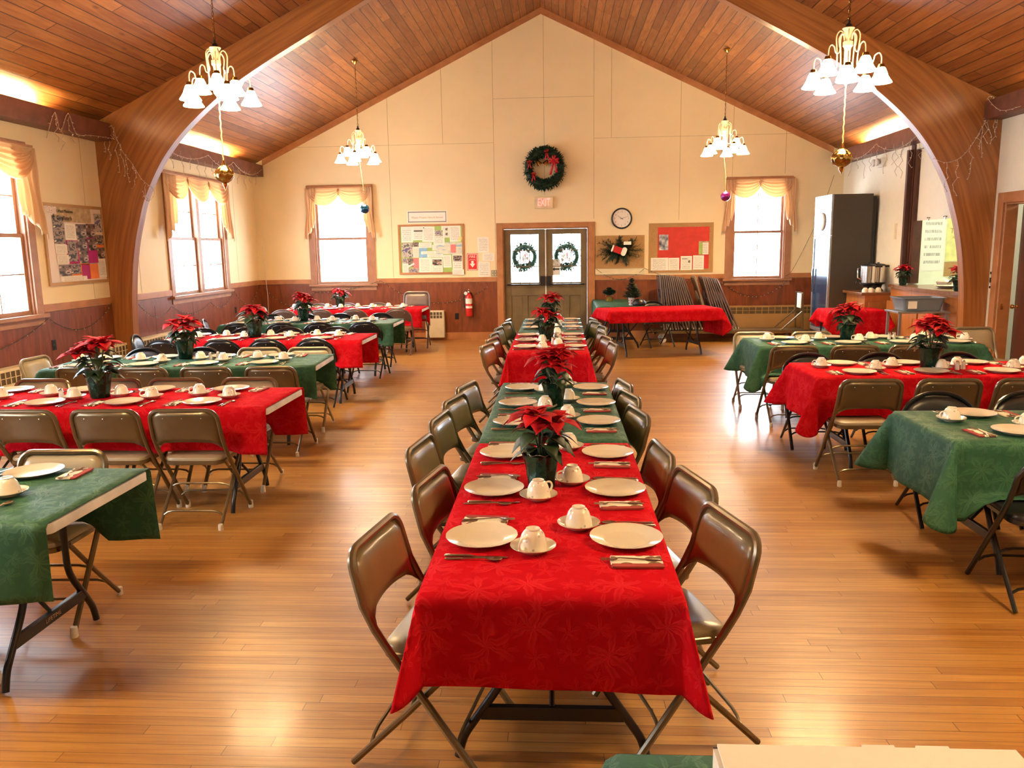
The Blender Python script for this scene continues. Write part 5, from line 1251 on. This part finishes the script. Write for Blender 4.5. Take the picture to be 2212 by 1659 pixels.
# left wall board
t = board('poster board with magenta and orange squares beside the arch foot', 8.86, 1.395, 10.075, 2.33, 'shell_art', 'hearth_tan', .035, 'left')
LB = lambda u, v: (8.895+u*1.145, 2.295-v*.865)
G5 = 'papers pinned on the magenta and orange board'
sp = [(.16, .0, .80, .20, 'paper_tan', 'tan banner with heading, top'), (.0, .0, .2, .10, 'shell_art', 'clip art corner piece, top left'), (.12, .12, .30, .30, 'photo_b', 'brown photo, upper left'), (.12, .30, .30, .49, 'photo_b', 'darker brown photo under the upper left one'), (.12, .50, .32, .62, 'print_few', 'cream text card, left side'), (.13, .64, .33, .76, 'print_few', 'lower cream text card, left side'), (.15, .77, .35, .92, 'photo_a', 'group photo, lower left'),
 (.31, .22, .50, .44, 'print_text', 'slanted cream letter, upper middle'), (.50, .22, .68, .41, 'photo_a', 'photo of people, top centre'), (.69, .21, .86, .41, 'photo_a', 'photo with bright shape, top right of centre'), (.51, .41, .68, .58, 'photo_a', 'dark photo, centre'), (.70, .41, .86, .58, 'photo_a', 'black photo, right of centre'),
 (.33, .45, .50, .73, 'photo_b', 'tall portrait photo on magenta'), (.52, .58, .68, .76, 'photo_a', 'framed photo below the centre'), (.35, .76, .52, .90, 'photo_b', 'reddish group photo on orange, bottom'), (.86, .06, 1.0, .32, 'photo_c', 'green-topped photo strip, top right'), (.86, .36, 1.0, .50, 'photo_b', 'tan photo, right edge'), (.86, .54, 1.0, .70, 'photo_a', 'dark photo, right edge'), (.84, .70, 1.0, .97, 'print_text', 'long white letter, lower right'), (.16, .93, .62, 1.0, 'print_few', 'pair of cream cards, bottom left')]
bk = [(.31, .44, .52, .76, 'paper_magenta', 'magenta square, left'), (.52, .56, .70, .78, 'paper_orange', 'orange square, centre'), (.68, .40, .86, .76, 'paper_magenta', 'magenta square, right of centre'), (.33, .76, .54, .92, 'paper_orange', 'orange square, bottom left'), (.54, .77, .69, .98, 'paper_magenta', 'magenta square, bottom'), (.69, .77, .85, .98, 'paper_orange', 'orange square, bottom right'), (.84, .42, 1.0, .60, 'paper_orange', 'orange square, right edge')]
for off, lst in ((.0135, bk), (.0155, sp)):
    for i, (a, b, c, d, mt, lb) in enumerate(lst):
        y0, z1 = LB(a, b); y1, z0 = LB(c, d); sheet('pinned_paper', lb+' of the arch-foot board', 'paper', y0, z0, y1, z1, mt, off+.0012*(i % 3), 'left', G5, rot=(0, -1, 1)[i % 3])
text('lettering', 'Urban Missions', .052, 'ink', (XL+.0215, 9.28, 2.245), RLW, t, .0005); text('lettering', 'CityReach', .072, 'ink', (XL+.0215, 9.26, 2.165), RLW, t, .0005)
m = MB(); m.box(XL+.0205, 9.05, 2.13, XL+.0215, 9.062, 2.21); m.box(XL+.0205, 9.03, 2.175, XL+.0215, 9.082, 2.188); m.build('cross_mark', 'ink', t, smooth=False)
# extinguisher
t = thing('fire_extinguisher', 'red fire extinguisher hanging on panelling left of the doors', 'fire extinguisher', (-1.70, YB-.10, .46))
MB().lathe([(.055, 0), (.062, .008), (.064, .02), (.064, .36), (.058, .39), (.035, .42), (.022, .43), (.022, .445)], 24).build('cylinder', 'red_paint', t)
MB().lathe([(.0648, .24), (.0648, .34)], 24, cap=(False, False)).build('label_sheet', 'print_text', t); MB().lathe([(.0647, .155), (.0647, .20)], 24, cap=(False, False)).build('lower_label', 'paper_white', t)
m = MB(); m.lathe([(.02, .44), (.022, .47), (.015, .49)], 12); m.box(-.012, -.06, .475, .012, .03, .487); m.box(-.01, -.075, .50, .01, .03, .51, 0, Matrix.Rotation(rad(-8), 4, 'X')); m.build('valve_handle', 'chrome', t)
m = MB(); m.tube(smoothpath([(-.01, 0, .465), (-.06, -.01, .47), (-.092, -.01, .40), (-.095, -.01, .28), (-.088, -.01, .16)], 4), [.010]*16+[.014], 8); m.build('hose', 'rubber', t); MB().lathe([(.03, 0), (.033, .01), (.02, .012)], 14, (-.05, -.055, .44), M=Matrix.Rotation(rad(90), 4, 'X')).build('gauge_tag', 'paper_white', t)
MB().box(-.02, .06, .30, .02, .098, .46).build('wall_bracket', 'steel_dark', t, smooth=False)
def outlet(x, y, z, lb, wall='back', mat='black'):
    t = thing('wall_outlet', lb, 'outlet', (x, y, z), 0 if wall == 'back' else rad(90) if wall == 'left' else rad(-90), 'wall outlets low on the panelling')
    MB().box(-.036, -.006, -.06, .036, 0, .06).build('plate', mat, t, smooth=False, bevel=.002)
    for z_ in (-.025, .025): MB().lathe([(.016, .006), (.015, .009), (.001, .009)], 12, (0, 0, z_), M=Matrix.Rotation(rad(90), 4, 'X')).build('socket', 'rubber' if mat == 'black' else 'switch_plate', t)
outlet(-1.95, YB-.012, .456, 'dark outlet on end-wall panelling below the green board'); outlet(XL+.012, 14.085, .714, 'dark outlet on left-wall panelling near the far corner', 'left'); outlet(XL+.012, 8.82, .73, 'dark outlet on left-wall panelling beside the near window', 'left')
outlet(3.55, YB-.012, .85, 'pale outlet behind the white cloth below the right window', mat='plastic_white') if False else None
t = thing('wall_switch', 'flat cream switch plate on the right wall beside the hatch', 'switch', (XR, 12.93, 1.90), rad(-90)); MB().box(-.04, -.006, -.12, .04, 0, .12).build('plate', 'heater_cream', t, smooth=False); MB().box(-.008, -.012, -.02, .008, -.006, .02).build('toggle', 'plastic_white', t, smooth=False)
t = thing('wall_switch', 'dark double switch plate between the arch and the right door', 'switch', (XR, 10.045, 1.27), rad(-90)); MB().box(-.035, -.006, -.10, .035, 0, .10).build('plate', 'black', t, smooth=False)
for z in (-.05, .05):
    for x in (-.015, .015): MB().box(x-.006, -.012, z-.02, x+.006, -.006, z+.02).build('toggle', 'plastic_white', t, smooth=False)
t = thing('emergency_light', 'twin-lamp emergency light high on the right wall near the corner', 'light', (XR, 13.6, 3.0), rad(-90))
MB().box(-.06, -.06, -.08, .14, 0, .06).build('housing', 'plastic_white', t, smooth=False, bevel=.006)
for x in (-.05, .10): MB().lathe([(.02, 0), (.055, .03), (.058, .06), (.001, .065)], 16, (x-.06, -.06, .0), M=Matrix.Rotation(rad(90), 4, 'X')).build('lamp_head', 'clear_jar', t)
# heaters
def heater(lb, loc, rz, L_, h0, h1, d, mats, n, grille=(.72, .95)):
    t = thing('wall_heater', lb, 'heater', loc, rz); H = h1-h0
    m = MB(); m.box(-L_/2, -d, h0, L_/2, 0, h1); m.build('cabinet', mats[0], t, smooth=False, bevel=.004)
    z0, z1 = h0+H*grille[0], h0+H*grille[1]; m = MB(); m.box(-L_/2+.03, -d-.002, z0, L_/2-.03, -d, z1); m.build('grille_opening', 'grille_dark', t, smooth=False)
    m = MB()
    for k in range(n+1): x = -L_/2+.03+(L_-.06)*k/n; m.box(x-.006, -d-.008, z0, x+.006, -d-.002, z1)
    m.box(-L_/2+.03, -d-.007, (z0+z1)/2-.004, L_/2-.03, -d-.002, (z0+z1)/2+.004); m.build('grille_bars', mats[0], t, smooth=False)
heater('small cream wall heater beside the sixth left row', (-2.36, YB-.02, 0), 0, .36, .06, .575, .13, ('heater_cream',), 5); heater('long tan convector heater under the right window', (3.85, YB-.02, 0), 0, 2.3, .08, .60, .12, ('hearth_tan',), 19)
for y, nm in ((7.2, 'cream convector on the left wall under the near window'), (10.9, 'cream convector on the left wall between arch and far window')): heater(nm, (XL+.02, y, 0), rad(90), 2.4, .06, .60, .14, ('heater_cream',), 30)
# ================================================================== STRING LIGHTS
def light_string(label, paths, wmat, drops=None, bulb_step=.06, seed=0, r=.0035, group=None, bl=.022):
    rg = random.Random(seed); t = thing('string_lights', label, 'string lights', group=group); m = MB(); mb = MB()
    allp = [smoothpath([tuple(p) for p in P_], 4) for P_ in paths]
    if drops:
        for d in drops: allp.append([(d[0]+rg.uniform(-.03, .03)*(k > 0), d[1]+rg.uniform(-.02, .02)*(k > 0), d[2]-d[3]*k/6) for k in range(7)])
    for P_ in allp:
        m.tube(P_, r, 5); acc = 0
        for a, b in zip(P_, P_[1:]):
            acc += math.dist(a, b)
            if acc > bulb_step:
                acc = 0; d = Vector((rg.uniform(-1, 1), rg.uniform(-.6, .3), rg.uniform(-1, .4))).normalized(); mb.tube([Vector(b), Vector(b)+d*bl], [r*1.2, r*.6], 5)
    m.build('wire', wmat, t); o = mb.build('mini_bulbs', 'bulb_clear', t); o['kind'] = 'stuff'
fx = XL+.235; yA = 10.075
light_string('white icicle light string hanging over the left eave box and arch', [[(fx, 8.75, 3.0), (fx, 8.95, 3.30), (fx, 9.02, 3.10), (fx, 9.2, 3.33), (fx, 9.32, 3.12), (fx, 9.6, 3.14), (fx, 9.95, 3.16), (fx+.02, yA, 3.17), (-5.68, yA, 3.31), (-5.60, yA, 3.28), (-5.53, yA, 3.31), (-5.48, yA-.01, 3.17), (-5.41, yA-.01, 2.99), (-5.32, yA-.01, 2.87), (-5.20, yA-.01, 2.66), (-5.06, yA-.01, 2.53), (-5.10, yA-.01, 2.42), (-5.17, yA-.01, 2.40), (-5.20, yA-.01, 2.52)]], 'wire_white', [(fx, 8.95, 3.28, .30), (fx, 9.05, 3.15, .25), (fx, 9.22, 3.30, .3), (-5.60, yA, 3.27, .36), (-5.64, yA, 3.3, .30), (-5.50, yA, 3.30, .55), (-5.44, yA, 3.1, .40), (-5.38, yA, 2.95, .32), (-5.30, yA, 2.85, .30), (-5.16, yA, 2.60, .22)], .05, 1)
light_string('white icicle light swags on the left eave box beyond the arch', [catenary((fx, 11.2, 3.29), (fx, 12.9, 3.27), .14), catenary((fx, 12.9, 3.27), (fx, 13.9, 3.26), .12), catenary((fx, 13.9, 3.26), (fx, 15.2, 3.25), .14)], 'wire_white', [(fx, 11.4+.27*k, 3.19+.03*sin(k), .20+.06*(k % 3)) for k in range(14)], .09, 2)
fr_ = XR-.235
light_string('white icicle light string draped from right eave across the arch', [[(fr_, 9.3, 3.16), (fr_, 9.7, 3.18), (fr_, 10.0, 3.36), (5.08, yA, 3.38), (5.03, yA, 3.18), (4.91, yA-.01, 2.93), (4.80, yA-.01, 2.76), (4.69, yA-.01, 2.68), (4.56, yA-.01, 2.66), (4.44, yA-.01, 2.71)]], 'wire_white', [(5.06, yA, 3.36, .5), (5.10, yA, 3.36, .36), (5.01, yA, 3.3, .42), (4.98, yA, 3.05, .34), (5.12, yA, 3.2, .3), (4.86, yA, 2.84, .38), (4.72, yA, 2.69, .42), (4.60, yA, 2.66, .34), (4.95, yA, 3.0, .2)], .05, 3)
light_string('white icicle light swags on the right eave box beyond the arch', [catenary((fr_, 10.4, 3.27), (fr_, 11.7, 3.24), .12), catenary((fr_, 11.7, 3.24), (fr_, 13.3, 3.25), .16), catenary((fr_, 13.3, 3.25), (fr_, 14.9, 3.26), .14)], 'wire_white', [(fr_, 10.5+.3*k, 3.17, .22+.09*(k % 3)) for k in range(14)]+[(fr_, 12.3, 3.15, .5), (fr_, 12.5, 3.1, .4)], .09, 4)
lx = XL+.035
light_string('dark unlit light garland swagged along the left wall panelling', [catenary((lx, 6.0, 1.07), (lx, 8.74, 1.04), .30), catenary((lx, 8.74, 1.04), (lx, 10.05, 1.12), .22), catenary((lx+.35, 10.06, 1.10), (lx, 11.65, .96), .16), catenary((lx, 11.65, .96), (lx, 13.0, .93), .14), catenary((lx, 13.0, .93), (lx, 14.0, 1.08), .18), catenary((lx, 14.0, 1.08), (lx, 15.25, 1.10), .30)], 'wire_dark', None, .07, 5, bl=.016)
by_ = YB-.035
light_string('dark unlit light garland along the end wall left of the doors', [catenary((-5.70, by_, 1.10), (-4.70, by_, .95), .32), catenary((-4.70, by_, .95), (-3.40, by_, 1.16), .06), catenary((-3.40, by_, 1.16), (-1.36, by_, 1.0), .36)], 'wire_dark', None, .08, 6, bl=.016)
light_string('dark unlit light garland along the end wall right of the doors', [catenary((.72, by_, 1.32), (1.62, by_, 1.32), .20), catenary((1.62, by_, 1.32), (3.1, by_, 1.02), .10), catenary((3.15, by_, .98), (4.32, by_, 1.12), .28), [(4.22, by_, 1.14), (4.34, by_, 1.24), (4.58, by_, 1.73), (4.82, by_, 2.30), (5.02, by_, 2.95)]], 'wire_dark', None, .06, 7, bl=.018)
tag(MB().tube([(-5.64, YB-.02, 2.0), (-5.64, YB-.03, 1.2), (-5.62, YB-.04, .9), (-5.63, YB-.03, .55)], .006, 6).build('white_cord', 'plastic_white'), 'thin white cord hanging down the end wall in the left corner', 'cord')

# ================================================================== RIGHT SIDE: COOLER, CABINETS, COUNTER
t = thing('drinks_cooler', 'tall dark drinks cooler with glass door and silver slatted header', 'refrigerator', (0, 0, 0)); FX, FY0, FY1, FZ = 4.44, 13.60, 14.45, 2.515
MB().box(FX+.03, FY0, .05, 5.10, FY1, FZ).build('cabinet', 'fridge_side', t, smooth=False, bevel=.006); MB().box(5.10, FY0+.02, .05, 5.16, FY1-.02, FZ-.04).build('rear_panel', 'black', t, smooth=False)
MB().box(FX, FY0, 1.86, FX+.03, FY1, FZ).build('header', 'fridge_front', t, smooth=False)
m = MB()
for k in range(8): m.box(FX-.003, FY0+.02, 1.93+.072*k, FX, FY1-.02, 1.948+.072*k)
m.build('header_slats', 'black', t, smooth=False)
MB().lathe([(.001, 0), (.14, 0), (.15, .012), (.14, .03), (.001, .034)], 28, (FX, (FY0+FY1)/2, 2.09), M=Matrix.Rotation(rad(-90), 4, 'Y')).build('round_badge', 'paper_white', t)
dr = MB(); dr.box(FX, FY0, .25, FX+.03, FY0+.045, 1.85); dr.box(FX, FY1-.045, .25, FX+.03, FY1, 1.85); dr.box(FX, FY0+.045, .25, FX+.03, FY1-.045, .31); dr.box(FX, FY0+.045, 1.81, FX+.03, FY1-.045, 1.85); dr = dr.build('door', 'fridge_front', t, smooth=False)
MB().box(FX+.01, FY0+.045, .31, FX+.016, FY1-.045, 1.81).build('door_glass', 'ball_blue', dr, smooth=False); MB().box(FX-.03, FY1-.10, .9, FX-.01, FY1-.07, 1.3).build('door_handle', 'chrome', dr, smooth=False)
MB().box(FX, FY0, .05, FX+.03, FY1, .25).build('kick_grille', 'black', t, smooth=False)
# base cabinet with urns
t = thing('base_cabinet', 'low wooden base cabinet carrying the coffee urns', 'cabinet'); MB().box(4.74, 12.76, 0, XR-.02, 13.56, .93).build('body', 'cabinet_wood', t, smooth=False)
MB().box(4.68, 12.74, .93, XR-.02, 13.58, .97).build('worktop', 'counter_wood', t, smooth=False, bevel=.004)
for k in range(2):
    d = MB().box(4.722, 12.80+k*.38, .14, 4.74, 13.14+k*.38, .80).build('door', 'cabinet_wood', t, smooth=False, bevel=.004); MB().tube([(4.722, 13.08+k*.12, .60), (4.70, 13.08+k*.12, .60), (4.70, 13.08+k*.12, .70), (4.722, 13.08+k*.12, .70)], .004, 5).build('handle', 'chrome', d)
t0 = MB().box(4.80, 12.745, .10, 5.12, 12.76, .82).build('end_panel', 'cabinet_wood', t, smooth=False, bevel=.004)
def mk_urn():
    t = thing('coffee_urn', '', 'urn')
    MB().lathe([(.075, 0), (.09, .008), (.09, .02), (.06, .05), (.075, .10), (.115, .125), (.115, .14)], 24).build('base', 'black', t)
    MB().lathe([(.105, .14), (.11, .145), (.11, .40), (.10, .41)], 28).build('body', 'chrome', t); MB().lathe([(.112, .40), (.112, .415), (.09, .43), (.02, .44), (.018, .455), (.001, .456)], 24).build('lid', 'black', t)
    m = MB(); m.tube([(-.105, 0, .37), (-.15, 0, .37), (-.15, 0, .22), (-.105, 0, .20)], .010, 8); m.build('sight_tube', 'chrome', t); m = MB(); m.tube([(-.11, -.01, .17), (-.16, -.02, .17), (-.165, -.02, .13)], .012, 8); m.box(-.17, -.03, .17, -.15, -.01, .21); m.build('tap', 'black', t)
    MB().box(.08, -.02, .38, .20, .02, .41).build('handle', 'black', t, bevel=.004); return t
urn = Proto(mk_urn); urn((4.85, 12.98, .97), rad(-15), 'chrome coffee urn on base cabinet, left one next to the cooler', 'coffee urns'); urn((5.06, 13.14, .97), rad(-15), 'chrome coffee urn on base cabinet, right one beside the poinsettia', 'coffee urns')
for i, (x, y) in enumerate(((4.76, 12.82), (4.84, 12.80), (4.97, 12.85))): cup((x, y, .9705), .5*i, 'upturned cup before the coffee urns, %s from the left' % ('first', 'second', 'third')[i], 'cups before the urns')
# bar counter (gently bowed) through the hatch
bow_pts = [(5.06, 12.72), (5.01, 12.4), (4.975, 12.0), (4.96, 11.6), (4.965, 11.2), (4.99, 10.85), (5.05, 10.6), (5.12, 10.46)]
t = thing('bar_counter', 'wooden serving counter with bowed top below the kitchen hatch', 'counter')
m = MB(); ol = bow_pts+[(5.80, 10.46), (5.80, 12.36), (5.20, 12.37), (5.20, 12.72)]; m.rings([[(x, y, z) for x, y in ol][::-1] for z in (1.056, 1.105)]); top_ = m.build('countertop', 'counter_wood', t, smooth=False)
m = MB(); fr2 = [(x+.05, y) for x, y in bow_pts[:-1]]
for a_, b_ in zip(fr2, fr2[1:]): m.rings([[(a_[0], a_[1], z), (b_[0], b_[1], z), (XR-.02, b_[1], z), (XR-.02, a_[1], z)] for z in (0, 1.054)])
m.build('front_casing', 'cabinet_wood', t, smooth=False)
for k, (y0, y1) in enumerate(((10.95, 11.45), (11.50, 12.05), (12.10, 12.62))):
    x = 5.005-.0+(.0 if k < 2 else .03); d = MB().box(x-.018, y0, .12, x+.01, y1, .86).build('door', 'cabinet_wood', t, smooth=False, bevel=.004); hy = y1-.05 if k % 2 == 0 else y0+.05
    MB().tube([(x-.018, hy, .55), (x-.045, hy, .55), (x-.045, hy, .67), (x-.018, hy, .67)], .005, 6).build('handle', 'brass', d)
t = poinsettia(0, 5.10, 12.28, 1.107, .7, 'poinsettia on the bar counter beside the dark hatch jamb', .85); t2 = poinsettia(1, 5.13, 10.68, 1.107, 3.0, 'poinsettia on the bar counter half hidden by the arch foot', .85)
# clutter seen through the hatch
t = thing('serving_bowl', 'cream bowl with lid on counter behind the hatch', 'bowl', (5.45, 11.75, 1.107)); MB().lathe([(.05, 0), (.09, .03), (.11, .07), (.105, .07), (.08, .03), (.001, .015)], 22).build('bowl', 'china', t); MB().lathe([(.10, .07), (.07, .10), (.015, .12), (.001, .13)], 20).build('lid', 'china', t)
tag(MB().lathe([(.07, 0), (.12, .02), (.16, .035), (.155, .038), (.11, .025), (.001, .012)], 24).build('platter', 'china', loc=(5.30, 11.35, 1.107)), 'low white platter on the counter in front of the bowls', 'platter')
rg = random.Random(2)
t = thing('cup_tray', 'dark tray with white cups and napkins behind the platter', 'tray', (5.62, 11.15, 1.107)); MB().box(-.13, -.28, 0, .13, .28, .02).build('tray', 'black', t, smooth=False)
for k in range(6): cup((5.56+.12*(k % 2), 10.96+.13*(k//2)*1.4, 1.128), k, 'white cup on the dark hatch tray, %s from the arch' % ('first', 'second', 'third', 'fourth', 'fifth', 'sixth')[k], 'cups on the hatch tray')
tag(MB().lathe([(.06, 0), (.07, .02), (.075, .18), (.06, .26), (.03, .30), (.03, .33), (.001, .33)], 20).build('thermos_jug', 'steel_dark', loc=(5.70, 11.62, 1.107)), 'dark thermos jug behind the white cups in the hatch', 'jug')
o = sheet('wall_poster', 'pale yellow poster on the kitchen wall seen through the hatch', 'poster', 0, 0, .56, .78, 'paper_yellow', 0); o.location = (6.66, 13.795, 1.80)
text('lettering', 'The Earth', .115, 'hearth_tan', (0, -.003, .10), RB, o, .0006); text('lettering', "is the Lord's", .075, 'hearth_tan', (0, -.003, .0), RB, o, .0006)
o = sheet('wall_chart', 'white wall chart with small print beside the yellow poster', 'poster', 0, 0, .36, 1.0, 'print_few', 0); o.location = (6.17, 13.795, 1.75)
o = sheet('wall_card', 'tan card low on the kitchen wall below the yellow poster', 'poster', 0, 0, .45, .24, 'cork', 0); o.location = (6.60, 13.795, 1.28)
# steel cart with grey tub
t = thing('utility_cart', 'grey metal utility cart before the bar counter', 'cart', (4.68, 10.78, 0))
for sx in (-1, 1):
    for sy in (-1, 1): MB().box(sx*.29-.015, sy*.19-.015, .06, sx*.29+.015, sy*.19+.015, .83).build('leg', 'alu', t, smooth=False); MB().lathe([(.028, -.01), (.03, 0), (.028, .01)], 12, (sx*.29, sy*.19, .03), M=Matrix.Rotation(rad(90), 4, 'X')).build('wheel', 'rubber', t)
MB().box(-.33, -.22, .83, .33, .22, .855).build('top_shelf', 'alu', t, smooth=False, bevel=.004); MB().box(-.28, -.18, .40, .28, .18, .42).build('lower_shelf', 'alu', t, smooth=False)
t = thing('bus_tub', 'grey plastic dish tub with white label standing on the utility cart', 'tub', (4.68, 10.78, .8565))
m = MB(); sz = ((.225, .165, 0), (.23, .17, .004), (.265, .20, .16), (.285, .215, .162), (.285, .215, .172), (.26, .195, .172), (.215, .155, .008)); m.rings([[(x, y, z) for x, y in rr_outline(a_*2, b_*2, .04, 4)] for a_, b_, z in sz]); m.build('tub', 'grey_tub', t)
MB().box(-.20, -.20, .035, -.09, -.196, .13, 0, Matrix.Rotation(rad(0), 4, 'X')).build('label_card', 'print_few', t, smooth=False)
t = tag(MB().box(4.45, 10.65, .4215, 4.80, 10.95, .50).build('supply_box', 'black', bevel=.01), 'dark box on the lower shelf of the utility cart', 'box')
